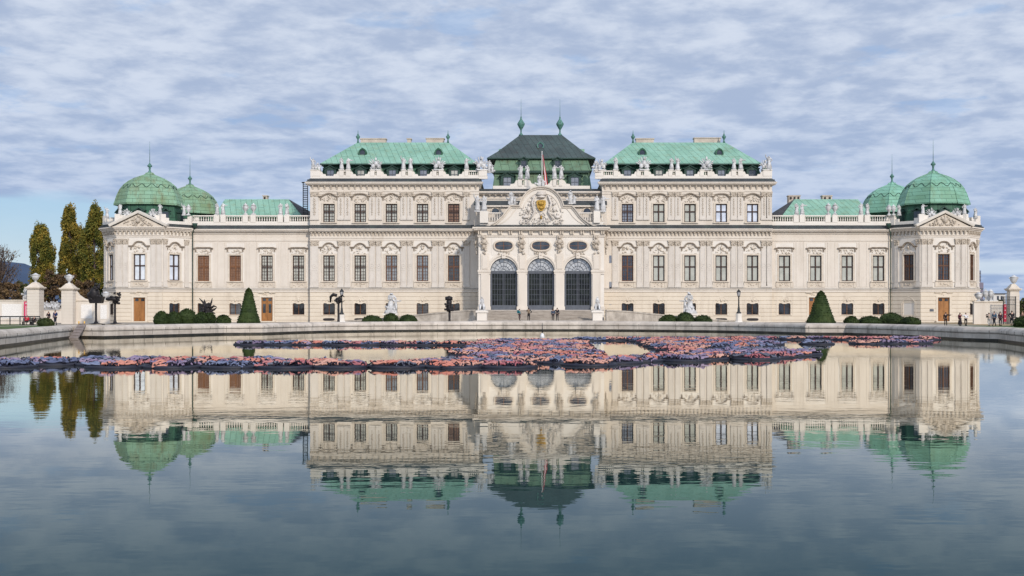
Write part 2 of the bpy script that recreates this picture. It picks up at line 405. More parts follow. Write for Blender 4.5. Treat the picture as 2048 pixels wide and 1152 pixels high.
# right to left (counter-clockwise seen from above)
rim = [(28.0, 3.0), (28.4, 50), (29.2, 72.0), (30.9, 81.0), (29.6, 84.0)]
rim += spline([(29.6,84.0),(29.2,91),(28.2,98),(26.4,103.8)], 4)[1:]
rim += [(23.1,104.6)]
rim += spline([(23.1,104.6),(21.2,109.5),(17.2,115.6),(10.5,120.6),(4,122.8)], 4)[1:]
rim += [(-4, 122.8)]
rim += spline([(-4,122.8),(-11.5,120.6),(-18.9,116.4),(-22.3,110.5),(-24.2,104.4)], 4)[1:]
rim += [(-27.2,103.2)]
rim += spline([(-27.2,103.2),(-29.9,97.3),(-31.7,93.2),(-32.9,90.4)], 4)[1:]
rim += [(-35.7,91.6)]
rim += spline([(-35.7,91.6),(-33.2,80),(-30.4,67.2),(-29,54)], 5)[1:]
rim += [(-28.5,3.0)]
def offset_poly(P, d):               # d > 0 outward for counter-clockwise polygons
    n = len(P); r = []
    for i in range(n):
        a, b, c = P[i-1], P[i], P[(i+1) % n]
        d1 = Vector((b[0]-a[0], b[1]-a[1])).normalized(); d2 = Vector((c[0]-b[0], c[1]-b[1])).normalized()
        n1 = Vector((d1.y, -d1.x)); n2 = Vector((d2.y, -d2.x)); nn = n1 + n2
        if nn.length < .2: nn = n1
        nn.normalize(); k = 1 / max(.6, nn.dot(n1))
        r.append((b[0] + nn.x*d*k, b[1] + nn.y*d*k))
    return r
def ring_sweep(mb, P, prof):         # prof: (offset outward, z), open profile
    rings = [offset_poly(P, o) for o, z in prof]; n = len(P); vs = []; fs = []
    for rg, (o, z) in zip(rings, prof): vs += [(x, y, z) for x, y in rg]
    for i in range(len(prof) - 1):
        for k in range(n):
            k2 = (k+1) % n
            fs.append((i*n+k, i*n+k2, (i+1)*n+k2, (i+1)*n+k))
    mb.add(vs, fs); return mb
rim_root = thing('basin_rim', (0, 123, 0), 'low pale limestone rim with rounded coping running round the water basin', 'basin rim')
mb = MB(); ring_sweep(mb, rim, [(0.0,.14),(0.0,.16),(.0,.475),(.09,.485),(.09,.51),(-.04,.53),(-.06,.60),(-.03,.72),(.05,.83),(.18,.91),(.40,.95),(.62,.95),(.70,.90),(.72,.1)]).build('coping', m_rimst, rim_root)
mb = MB(); ring_sweep(mb, rim, [(-.02,-1.0),(-.02,.14),(.02,.142)]).build('waterline_course', m_wet, rim_root)
# joints of the coping blocks
mb = MB(); rr = random.Random(3)
for i in range(len(rim)):
    a = Vector(rim[i]); b = Vector(rim[(i+1) % len(rim)]); ln = (b-a).length
    if a.y < 20 and b.y < 20: continue
    d = (b-a).normalized(); nrm = Vector((d.y, -d.x)); k = rr.uniform(.6, 1.4)
    while k < ln:
        p = a + d*k; M = Matrix(((d.x, nrm.x, 0, p.x),(d.y, nrm.y, 0, p.y),(0,0,1,0),(0,0,0,1)))
        mb.box(-.012,.012,-.065,-.03,.53,.70, M); mb.box(-.012,.012,-.004,.03,.17,.47, M)
        k += rr.uniform(1.7, 2.6)
mb.build('joint', m_wet, rim_root)

m_water, wn, wb = nodes('water'); WL = wn.links.new
geo = N(wn, 'ShaderNodeNewGeometry')
def wnoise(scale, sx, sy, det, rot=0):
    mp = N(wn, 'ShaderNodeMapping'); mp.inputs['Scale'].default_value = (sx, sy, 1); mp.inputs['Rotation'].default_value = (0,0,R(rot))
    WL(geo.outputs['Position'], mp.inputs['Vector'])
    n = N(wn, 'ShaderNodeTexNoise', Scale=scale, Detail=det, Roughness=.5); WL(mp.outputs[0], n.inputs['Vector']); return n.outputs[0]
def WMA(op, a, b=None, c=None):
    n = N(wn, 'ShaderNodeMath', operation=op)
    for i, x in enumerate((a,b,c)):
        if x is None: continue
        if isinstance(x, (int,float)): n.inputs[i].default_value = x
        else: WL(x, n.inputs[i])
    return n.outputs[0]
patch = N(wn, 'ShaderNodeMapRange'); patch.inputs[1].default_value = .40; patch.inputs[2].default_value = .62; patch.inputs[3].default_value = .25; patch.inputs[4].default_value = 1.15
WL(wnoise(.10, .6, 1, 2, 8), patch.inputs[0])
hgt = WMA('MULTIPLY', patch.outputs[0], WMA('ADD', WMA('MULTIPLY', wnoise(1.3,.5,1,2,4), .0028), WMA('ADD', WMA('MULTIPLY', wnoise(4.0,.45,1,2,-7), .0010), WMA('MULTIPLY', wnoise(10,.6,1,1,3), .00006))))
bp = N(wn, 'ShaderNodeBump', Distance=1.0, Strength=1.0); WL(hgt, bp.inputs['Height'])
fr = N(wn, 'ShaderNodeFresnel', IOR=1.333)
fac = WMA('MINIMUM', WMA('MULTIPLY', WMA('POWER', fr.outputs[0], 2.3), 2.75), .92)
gl_ = N(wn, 'ShaderNodeBsdfGlossy', Roughness=0.0); gt_ = N(wn, 'ShaderNodeMix', data_type='RGBA'); gt_.inputs[6].default_value = (.80,.94,.96,1); gt_.inputs[7].default_value = (.98,.95,.86,1); gm_ = N(wn, 'ShaderNodeMapRange'); gm_.inputs[1].default_value = .28; gm_.inputs[2].default_value = .50; WL(fr.outputs[0], gm_.inputs[0]); WL(gm_.outputs[0], gt_.inputs[0]); WL(gt_.outputs[2], gl_.inputs['Color']); WL(bp.outputs[0], gl_.inputs['Normal'])
df = N(wn, 'ShaderNodeBsdfDiffuse'); df.inputs['Color'].default_value = (.011,.030,.031,1)
mx = N(wn, 'ShaderNodeMixShader'); WL(fac, mx.inputs[0]); WL(df.outputs[0], mx.inputs[1]); WL(gl_.outputs[0], mx.inputs[2])
WL(mx.outputs[0], wn.nodes['Material Output'].inputs[0])
mb = MB(); P = offset_poly(rim, .02); mb.add([(x,y,0) for x,y in P], [tuple(range(len(P)))])
tag(mb.build('basin_water', m_water), kind='structure')

def ground_ring(name, m, P0, scales, z):
    n = len(P0); vs = [(x,y,z) for x,y in P0]; fs = []
    for s_ in scales:
        vs += [(x*s_, 60+(y-60)*s_, z) for x,y in P0]
    for i in range(len(scales)):
        for k in range(n):
            k2 = (k+1) % n
            fs.append((i*n+k, i*n+k2, (i+1)*n+k2, (i+1)*n+k))
    mb = MB(); mb.add(vs, fs); return tag(mb.build(name, m), kind='structure')
ground_ring('ground', m_gravel, offset_poly(rim, .6), [1.4, 3, 12, 60, 200], GZ)
def flat(name, m, pts, z):
    mb = MB(); mb.add([(x,y,z) for x,y in pts], [tuple(range(len(pts)))]); o = mb.build(name, m)
    return tag(o, kind='structure')
# lawn strip following the back of the basin, between rim and gravel
def strip(name, m, P, w0, w1, z, ok):
    a = offset_poly(P, w0); b = offset_poly(P, w1); mb = MB(); n = len(P)
    for k in range(n):
        k2 = (k+1) % n
        if not ok(P[k], P[k2]): continue
        mb.add([(*a[k],z),(*a[k2],z),(*b[k2],z),(*b[k],z)], [(0,1,2,3)])
    return tag(mb.build(name, m), kind='structure')
flat('left_lawn', m_grass, [(-64,150),(-64,127),(-38,113),(-24,126),(-24,150)], GZ+.004)
flat('far_left_lawn', m_grass, [(-100,163),(-100,149),(-66,143),(-66,163)], GZ+.004)
flat('side_path', m_path, [(-110,148),(-110,70),(-39,70),(-39,109),(-65,124),(-65.5,142.5)], GZ+.004)
flat('right_lawn', m_grass, [(24,150),(24,126),(38,112),(38,70),(110,70),(110,147),(56,150)], GZ+.004)
flat('leaf_strewn_forecourt', m_leaf_litter, [(56.5,186),(56.5,150.5),(110,147.5),(110,186)], GZ+.004)

# ------------------------------------------------------------------ palace
pal = thing('palace', (0, 193, GZ), 'long cream baroque palace with green copper roofs and corner domes beyond the water', 'palace')
YC, YW, YP, YF = 193.0, 194.0, 187.0, 190.0      # tall blocks, low wings, portico, pavilion fronts
GB = GZ - .1

def frame(p0, p1):                   # facade frame: u to the right, v into the building, z up
    d = Vector((p1[0]-p0[0], p1[1]-p0[1])).normalized()
    return Matrix(((d.x, -d.y, 0, p0[0]), (d.y, d.x, 0, p0[1]), (0,0,1,0), (0,0,0,1)))
def panel(mb, u0, u1, z0, z1, holes, dep=.4, M=None):
    """wall face with rectangular holes (u0,u1,z0,z1) and their reveals"""
    us = sorted({u0, u1, *[h[0] for h in holes], *[h[1] for h in holes]})
    zs = sorted({z0, z1, *[h[2] for h in holes], *[h[3] for h in holes]})
    for i in range(len(us)-1):
        for j in range(len(zs)-1):
            cu = (us[i]+us[i+1])/2; cz = (zs[j]+zs[j+1])/2
            if any(h[0] < cu < h[1] and h[2] < cz < h[3] for h in holes): continue
            mb.add([(us[i],0,zs[j]),(us[i+1],0,zs[j]),(us[i+1],0,zs[j+1]),(us[i],0,zs[j+1])], [(0,1,2,3)], M)
    for a, b, c, d in holes:
        mb.add([(a,0,c),(b,0,c),(b,0,d),(a,0,d),(a,dep,c),(b,dep,c),(b,dep,d),(a,dep,d)],
               [(0,4,5,1),(1,5,6,2),(2,6,7,3),(3,7,4,0)], M)
def courses(mb, u0, u1, z0, z1, holes, h=.60, gap=.085, pr=.075, M=None):
    n = max(1, round((z1-z0)/h)); h = (z1-z0)/n
    for i in range(n):
        a = z0+i*h; b = a+h-gap
        cuts = sorted([(x[0]-.02, x[1]+.02) for x in holes if x[2] < b and x[3] > a])
        cur = u0
        for x0, x1 in cuts + [(u1, u1)]:
            if x0 > cur + .03: mb.box(cur, x0, -pr, .02, a, b, M)
            cur = max(cur, x1)

# --- window prototypes, built at the origin: u=0 centre, z=0 sill
def bars(mb, w, h, cols, rows, t, y0, y1, cross=None, ct=.07):
    mb.box(-w/2, -w/2+t, y0, y1, 0, h); mb.box(w/2-t, w/2, y0, y1, 0, h)
    mb.box(-w/2+t, w/2-t, y0, y1, 0, t); mb.box(-w/2+t, w/2-t, y0, y1, h-t, h)
    if cross:
        mb.box(-ct, ct, y0-.01, y1, t, h-t)
        mb.box(-w/2+t, -ct, y0-.008, y1, h*cross-ct, h*cross+ct); mb.box(ct, w/2-t, y0-.008, y1, h*cross-ct, h*cross+ct)
    tb = .022
    for i in range(1, cols):
        x = -w/2 + w*i/cols
        if cross and abs(x) < .05: continue
        mb.box(x-tb, x+tb, y0+.015, y1-.01, t, h-t)
    for j in range(1, rows):
        z = h*j/rows
        mb.box(-w/2+t, w/2-t, y0+.02, y1-.012, z-tb, z+tb)
def hood_path(kind, w):
    if kind == 'arch':
        p = [(-w/2,0),(-w*.27,0)]
        p += [(-w*.27 + w*.54*t, .66*math.sin(PI*t)**.8) for t in [i/10 for i in range(1,10)]]
        return p + [(w*.27,0),(w/2,0)]
    if kind == 'ogee':
        return [(-w/2,0),(-w*.32,0),(-w*.27,.10),(-w*.17,.52),(-w*.10,.66),(0,.70),(w*.10,.66),(w*.17,.52),(w*.27,.10),(w*.32,0),(w/2,0)]
    if kind == 'low_arch':
        p = [(-w/2,0),(-w*.34,.02)]
        p += [(-w*.34 + w*.68*t, .48*math.sin(PI*t)) for t in [i/10 for i in range(1,10)]]
        return p + [(w*.34,.02),(w/2,0)]
    if kind == 'low_flat':
        return [(-w/2,0),(-w*.34,.02),(-w*.24,.34),(-w*.12,.42),(w*.12,.42),(w*.24,.34),(w*.34,.02),(w/2,0)]
    return [(-w/2,0),(-w*.4,.04),(-w*.33,.12),(w*.33,.12),(w*.4,.04),(w/2,0)]
hood_sect = [(0,.0),(0,-.20),(.06,-.22),(.10,-.32),(.20,-.36),(.24,-.30),(.24,.0)]
def make_window(w, h, hood, hood_z, apron, fm, pm, cols=4, rows=8, cross=.52, hw=3.2, relief=True, seed=1, boxed=True, panel_white=False):
    mb = MB(); bars(mb, w-.02, h-.02, cols, rows, .13, .17, .28, cross, .10)
    fr_ = mb.build('window', fm, pal, I4)
    mb = MB(); mb.box(-w/2+.01, w/2-.01, .285, .32, .01, h-.01); mb.build('pane', pm, fr_, I4)
    mb = MB(); t = .26
    mb.box(-w/2-t, -w/2-.003, -.09, .1, 0, h+t*.8); mb.box(w/2+.003, w/2+t, -.09, .1, 0, h+t*.8); mb.box(-w/2, w/2, -.093, .1, h+.003, h+t*.8)
    mb.box(-w/2-t-.12, w/2+t+.12, -.26, .1, -.17, -.005)                       # sill
    hb_ = mb; mb = MB()
    if hood:
        mb.sweep([(x, z+hood_z) for x, z in hood_path(hood, hw)], hood_sect)
        for s in (-1, 1):
            mb.box(s*(hw*.40)-.10, s*(hw*.40)+.10, -.15, .05, hood_z-.45, hood_z+.02)
            mb.ell((s*(hw*.40), -.15, hood_z-.15), (.12,.1,.15))
    if hood: mb.build('hood', m_hood, fr_, I4)
    mb = hb_
    if boxed and apron:
        mb.box(-w/2-t-.1, w/2+t+.1, -.07, .05, -apron, -.18)
        mb.box(-w/2-t-.2, -w/2-.05, -.13, .05, -apron*.95, -.19); mb.box(w/2+.05, w/2+t+.2, -.13, .05, -apron*.95, -.19)
    mb.build('surround', m_trim, fr_, I4)
    if relief:
        mb = MB(); pth = hood_path(hood, hw) if hood else None
        top = lambda x: max([hood_z + pz for px_, pz in pth if abs(px_-x) < hw*.1] or [hood_z]) - .1
        if hood: mb.relief(-hw*.33, hw*.33, h+.25, hood_z+.55, -.1, 26, .17, seed, lambda x, z: z < top(x))
        if hood in ('arch','ogee'): mb.ell((0,-.16,hood_z+.02), (.22,.12,.3))
        if apron: mb.relief(-w*.42, w*.42, -apron*.8, -.3, -.1, 14, .13, seed+9)
        mb.build('stucco_relief', m_trim, fr_, I4)
    return fr_
protos = {}
def window(M, key, **kw):
    if key not in protos:
        protos[key] = make_window(**kw)
        o = protos[key]
        # move the first one in place
        mv = M
        def shift(q):
            WM[q.name] = mv @ WM[q.name]
            for c_ in q.children: shift(c_)
        shift(o); o.matrix_local = WM[pal.name].inverted() @ M
        return o
    return clone(protos[key], pal, M)
PAN = {'curtain': m_pane_curtain, 'pale': m_pane_pale, 'blind': m_pane_blind, 'dark': m_pane_dark, 'grey': m_pane_grey, 'shutter': m_pane_brown}
WN = 1.86
def nobile(M, style, hood, white=False):
    fm = m_frame; cols, rows = 4, 8
    if style in ('dark','grey'): fm = m_frame_red
    if style == 'shutter': fm = m_shutter; cols, rows = 4, 10
    if style in ('blind','pale'): cols, rows = 2, 1
    return window(M, ('n', style, hood), w=WN, h=4.15, hood=hood, hood_z=5.3 if hood in ('arch','ogee') else 5.15, apron=1.1,
                  fm=fm, pm=PAN[style], cols=cols, rows=rows, cross=.56, hw=3.3 if hood != 'flat' else 3.1, seed=hash_(style+hood), panel_white=False)
def hash_(s): return sum(ord(c)*7 for c in s)
def upper(M, style, hood):
    fm = m_frame; cols, rows = 4, 6
    if style in ('blind','pale'): cols, rows = 2, 1
    return window(M, ('u', style, hood), w=1.86, h=2.95, hood=hood, hood_z=4.0, apron=0, fm=fm, pm=PAN[style], cols=cols, rows=rows, cross=.58, hw=3.3, seed=hash_(style+hood)+3)
def lowwin(M, style='dark'):
    key = ('g', style)
    if key not in protos:
        w_, h_ = 1.9, 1.88
        mb = MB(); bars(mb, w_-.02, h_-.02, 2, 1, .08, .2, .28, None); mb.box(-.06,.06,.19,.28,.07,h_-.1)
        o = mb.build('window', m_shutter, pal, I4)
        mb = MB(); mb.box(-w_/2+.01, w_/2-.01, .285, .31, .01, h_-.01); mb.build('pane', m_pane_dark if style == 'dark' else m_pane_grey, o, I4)
        mb = MB()
        for i in range(1, 9): mb.box(-w_/2+w_*i/9-.016, -w_/2+w_*i/9+.016, .10, .13, 0, h_)
        for j in range(1, 5): mb.box(-w_/2, w_/2, .09, .115, h_*j/5-.016, h_*j/5+.016)
        mb.build('grille', m_grille, o, I4)
        mb = MB()
        top = [(-w_/2-.02, h_-.22), (-w_/2+.12, h_-.02), (-w_/2+.45, h_-.02), (-.25, h_-.14), (.25, h_-.14), (w_/2-.45, h_-.02), (w_/2-.12, h_-.02), (w_/2+.02, h_-.22)]
        mb.slab([(w_/2+.02, h_-.22), (w_/2+.02, h_+.14), (-w_/2-.02, h_+.14)] + top[:-1], -.06, .15)
        pth = [(-1.3,0),(-1.3,h_+.05),(-1.15,h_+.45),(-.75,h_+.55),(-.45,h_+.95),(0,h_+1.08),(.45,h_+.95),(.75,h_+.55),(1.15,h_+.45),(1.3,h_+.05),(1.3,0)]
        mb.sweep(pth, [(-.05,0),(-.05,-.10),(.05,-.10),(.05,0)])
        mb.box(-w_/2-.25, w_/2+.25, -.14, .1, -.13, -.01)
        mb.build('surround', m_ground, o, I4)
        mb = MB(); mb.relief(-.7,.7,h_+.3,h_+.85,-.06,10,.13,5, lambda x,z: z < h_+.95-abs(x)*.5); mb.ell((0,-.1,h_+.45),(.13,.1,.33)); mb.build('stucco_relief', m_ground, o, I4)
        protos[key] = o
        def shift(q):
            WM[q.name] = M @ WM[q.name]
            for c_ in q.children: shift(c_)
        shift(o); o.matrix_local = WM[pal.name].inverted() @ M
        return o
    return clone(protos[key], pal, M)
def door(M, w_, h_, glazed):
    mb = MB()
    mb.box(-w_/2, -.015, .18, .26, 0, h_); mb.box(.015, w_/2, .18, .26, 0, h_)
    for s in (-1, 1):
        cx_ = s*w_*.25
        for (a, b) in ((.08,.30),) if glazed else ((.04,.2),(.24,.5),(.54,.78)):
            mb.box(cx_-w_*.17, cx_+w_*.17, .15, .19, h_*a, h_*b)
        mb.tube([(s*.1,.12,h_*.42),(s*.1,.12,h_*.46)], .02)
    d = mb.build('door', m_door, pal, M)
    mb = MB()
    for s in (-1, 1):
        cx_ = s*w_*.25
        mb.box(cx_-w_*.14, cx_+w_*.14, .13, .185, h_*.84, h_*.94)
        if glazed: mb.box(cx_-w_*.12, cx_+w_*.12, .13, .185, h_*.36, h_*.72)
    mb.build('pane', m_pane_dark, d, M)
    mb = MB(); t = .3
    mb.box(-w_/2-t, -w_/2-.003, -.11, .1, 0, h_+.2); mb.box(w_/2+.003, w_/2+t, -.11, .1, 0, h_+.2); mb.box(-w_/2, w_/2, -.113, .1, h_-.06, h_+.2)
    mb.sweep([(-w_/2-.5,h_+.62),(-w_*.3,h_+.62),(-.3,h_+.78),(.3,h_+.78),(w_*.3,h_+.62),(w_/2+.5,h_+.62)], [(0,0),(0,-.2),(.13,-.24),(.13,0)])
    mb.relief(-w_*.45, w_*.45, h_+.25, h_+.6, -.08, 12, .13, 4)
    mb.box(-w_/2-.5, w_/2+.5, -.9, .1, -.05, .12)
    mb.build('surround', m_ground, d, M)
    return d
def pilaster(M, w_, z0, z1, cap=.95, key=None, ornate=False):
    key = ('p', round(w_,2), round(z1-z0,2), ornate)
    if key not in protos:
        h_ = z1 - z0; mb = MB()
        mb.box(-w_/2, w_/2, -.14, .02, .45, h_-cap)
        mb.box(-w_/2-.06, w_/2+.06, -.22, .02, 0, .28); mb.box(-w_/2-.03, w_/2+.03, -.18, .02, .28, .45)
        if not ornate:
            for s in (-1, 1): mb.box(s*(w_*.36)-.03, s*(w_*.36)+.03, -.17, -.13, .9, h_-cap-.3)
            mb.box(-w_*.36+.03, w_*.36-.03, -.165, -.13, .9, .96); mb.box(-w_*.36+.03, w_*.36-.03, -.165, -.13, h_*.36, h_*.37)
            mb.sweep([(.27*math.cos(2*PI*k/12), h_*.45+.36*math.sin(2*PI*k/12)) for k in range(12)], [(-.04,-.13),(-.04,-.175),(.04,-.175),(.04,-.13)], True)
            mb.ell((0,-.15,h_*.45), (.08,.04,.1))
        p = mb.build('pilaster', m_pil, pal, M)
        mb = MB(); r = random.Random(2)
        mb.box(-w_/2-.09, w_/2+.09, -.27, .02, h_-.16, h_)
        mb.frus(-w_/2,w_/2,-.15,.02,h_-cap, -w_/2-.05,w_/2+.05,-.22,.02,h_-.16)
        for s in (-1, 1):
            mb.ell((s*w_*.42,-.24,h_-.3), (.16,.12,.16)); mb.ell((s*w_*.42,-.2,h_-.62), (.12,.1,.13))
        for i in range(7): mb.ell((r.uniform(-w_*.4,w_*.4),-.2,h_-cap+r.uniform(.08,cap-.25)), (.09,.08,.14))
        if ornate:
            for k in range(9): mb.ell((0,-.14,.9+k*(h_-cap-1.2)/8), (w_*(.22 if k % 2 else .14),.06,.15 if k % 2 else .2))
        else:
            pass
        mb.build('capital', m_ornament, p, M)
        protos[key] = p; return p
    return clone(protos[key], pal, M)
def entablature(mb, gut, corn, u0, u1, M, zt, consoles=True, pitch=.62, orn=None, seed=0, side=0.0, hg=.62, hc=.5):
    """zt top of the sheet metal skirt; below it corona, bed mould, consoles and architrave"""
    gut.frus(u0-side*.55,u1+side*.55,-.72,.3,zt-hg, u0,u1,-.12,.3,zt) if M is None else gut.add(*_fr(u0-side*.55,u1+side*.55,-.72,.3,zt-hg,u0,u1,-.12,.3,zt), M)
    corn.box(u0-side*.7,u1+side*.7,-.80,.0,zt-hg-.17,zt-hg-.003,M)
    corn.box(u0-side*.6,u1+side*.6,-.66,.0,zt-hg-hc*.72,zt-hg-.172,M)
    corn.box(u0-side*.45,u1+side*.45,-.45,.0,zt-hg-hc,zt-hg-hc*.722,M)
    zb = zt-hg-hc
    if consoles:
        n = int((u1-u0)/pitch)
        for i in range(n):
            x = u0 + (i+.5)*(u1-u0)/n
            orn.box(x-.12,x+.12,-.34,.0,zb-.26,zb-.01,M); orn.box(x-.10,x+.10,-.22,.0,zb-.62,zb-.262,M)
        corn.box(u0,u1,-.10,.0,zb-.80,zb-.68,M); corn.box(u0,u1,-.16,.0,zb-1.02,zb-.801,M); corn.box(u0,u1,-.08,.0,zb-1.42,zb-1.022,M)
    else:
        corn.box(u0,u1,-.14,.0,zb-.28,zb-.004,M); corn.box(u0,u1,-.05,.0,zb-1.25,zb-1.0,M); corn.box(u0,u1,-.09,.0,zb-1.40,zb-1.252,M)
def _fr(x0,x1,y0,y1,z0,X0,X1,Y0,Y1,z1):
    return ([(x0,y0,z0),(x1,y0,z0),(x1,y1,z0),(x0,y1,z0),(X0,Y0,z1),(X1,Y0,z1),(X1,Y1,z1),(X0,Y1,z1)],
            [(0,3,2,1),(4,5,6,7),(0,1,5,4),(1,2,6,5),(2,3,7,6),(3,0,4,7)])
def balusters(mb, u0, u1, z0, z1, M=None, pitch=.36, rails=True, y=0.0):
    if rails:
        mb.box(u0,u1,y-.2,y+.2,z1-.18,z1,M); mb.box(u0,u1,y-.2,y+.2,z0,z0+.15,M)
    n = max(1, int((u1-u0)/pitch)); h_ = z1-z0-.33
    for i in range(n):
        x = u0+(i+.5)*(u1-u0)/n
        old = mb.M; mb.M = old @ (M or I4)
        mb.lathe([(.07,0),(.11,h_*.25),(.115,h_*.38),(.05,h_*.62),(.05,h_*.75),(.09,h_)], 6, (x, y, z0+.15)); mb.M = old

# levels
z_top = Z(350)                       # not used for walls, kept for reference of the survey
zs_string = Z(578); zc1 = Z(450.0); zc2 = Z(357.0); z_up_base = Z(450)
def bx(px, D=193.0): return U(px, D)

# ---- the two tall blocks (left and right of the portico)
WL = [658,720.5,783,845,907.5]; WR = [1255,1317.5,1380,1442.5,1505]
PL = [629] + [c+s for c in (688.3,751,813.7,876.3) for s in (-6.8,6.8)] + [933]
PR = [1230.5] + [c+s for c in (1286,1349,1412,1474) for s in (-6.8,6.8)] + [1528,1538]
blocks = [('left', 620, 958, WL, PL), ('right', 1204, 1544, WR, PR)]
styN = {'left': ['curtain','curtain','grey','grey','dark'], 'right': ['dark','blind','blind','blind','blind']}
styU = {'left': ['curtain','curtain','curtain','curtain','shutter'], 'right': ['grey','blind','blind','pale','pale']}
hoodsN = {'left': ['ogee','arch','ogee','arch','ogee'], 'right': ['ogee','arch','ogee','arch','ogee']}
hoodsU = ['low_arch','low_flat','low_arch','low_flat','low_arch']
zN0, zN1 = Z(562.3), Z(562.3)+4.15
zU0 = Z(444.5); zG0 = Z(629.5)
BACK = 222.0
for name, p0, p1, wins, pils in blocks:
    u0, u1 = bx(p0), bx(p1); F_ = T(0, YC, 0)
    hN = [(bx(c)-WN/2, bx(c)+WN/2, zN0, zN1) for c in wins]
    hU = [(bx(c)-.93, bx(c)+.93, zU0, zU0+2.95) for c in wins]
    hG = [(bx(c)-.95, bx(c)+.95, zG0, zG0+1.88) for c in wins]
    mb = MB(); mb.M = F_
    panel(mb, u0, u1, GB, zs_string-.005, hG); courses(mb, u0, u1, Z(640), zs_string-.55, hG); mb.box(u0,u1,-.12,.02,GB,Z(640)-.06)
    mb.box(u0+.02, u1-.02, .42, BACK-YC, GB, zs_string-.006); mb.build('ground_storey_wall', m_ground, pal)
    mb = MB(); mb.M = F_
    panel(mb, u0, u1, zs_string, zc1-.6, hN); mb.box(u0+.02, u1-.02, .42, BACK-YC, zs_string, zc1-.02)
    panel(mb, u0, u1, zc1-.1, zc2-.6, hU); mb.box(u0+.02, u1-.02, .42, BACK-YC, zc1+.0, zc2-.05)
    # side returns
    for xs in (u0, u1-.02): mb.box(xs, xs+.02, .001, .42, zs_string, zc2-.6)
    mb.build('wall', m_wall, pal)
    for c in wins:                     # white field behind the hoods
        cu = bx(c); mb = MB(); mb.M = F_; mb.box(cu-1.72, cu+1.72, -.025, .0, Z(510.5)+.25, Z(481)); mb.build('white_wall_field', m_white, pal)
    g = MB(); g.M = F_; c_ = MB(); c_.M = F_; o_ = MB(); o_.M = F_
    entablature(mb, g, c_, u0, u1, I4, zc1, True, .60, o_)
    entablature(mb, g, c_, u0, u1, I4, zc2+.0, True, .95, o_, side=1.0, hg=.60, hc=.5)
    # eaves also run round the outer side
    xs = u0 if name == 'left' else u1
    sg = -1 if name == 'left' else 1
    g.box(min(xs, xs+sg*.5), max(xs, xs+sg*.5), .3, BACK-YC, zc2-.42, zc2-.1); c_.box(min(xs, xs+sg*.6), max(xs, xs+sg*.6), .02, BACK-YC, zc2-.95, zc2-.423)
    g.box(u0,u1,-.26,.0,zs_string+.0005,zs_string+.05); c_.box(u0, u1, -.22, .0, zs_string-.14, zs_string+.0); c_.box(u0, u1, -.12, .0, zs_string-.5, zs_string-.141)
    c_.box(u0, u1, -.06, .0, zs_string+.052, zs_string+.3)
    g.build('eaves_sheet', m_gutter, pal); c_.build('cornice', m_wall, pal); o_.build('console_frieze', m_ornament, pal)
    for c, s, h_ in zip(wins, styN[name], hoodsN[name]): nobile(T(bx(c), YC, zN0), s, h_)
    for c, s, h_ in zip(wins, styU[name], hoodsU): upper(T(bx(c), YC, zU0), s, h_)
    for i, c in enumerate(wins): lowwin(T(bx(c), YC, zG0), 'grey' if (name, i) in (('left',3),) else 'dark')
    for i, p in enumerate(pils):
        ww = 1.35 if p == 629 else (1.0 if p in (933,1230.5) else .92)
        pilaster(T(bx(p), YC, Z(575)), ww, Z(575), Z(480.5))
        pilaster(T(bx(p), YC, Z(440)), ww, Z(440), Z(383.5), ornate=True, cap=.85)
    for c in wins:
        if (name == 'left' and c < 730) or (name == 'right' and c > 1430):
            cu = bx(c)
            pts = [(cu+.93*math.copysign(abs(math.cos(t))**.45, math.cos(t)), Z(639)+.22*math.copysign(abs(math.sin(t))**.6, math.sin(t))) for t in [2*PI*k/20 for k in range(20)]]
            mb = MB(); mb.M = F_; mb.slab(pts, -.13, .0); mb.build('basement_vent', m_grille, pal)

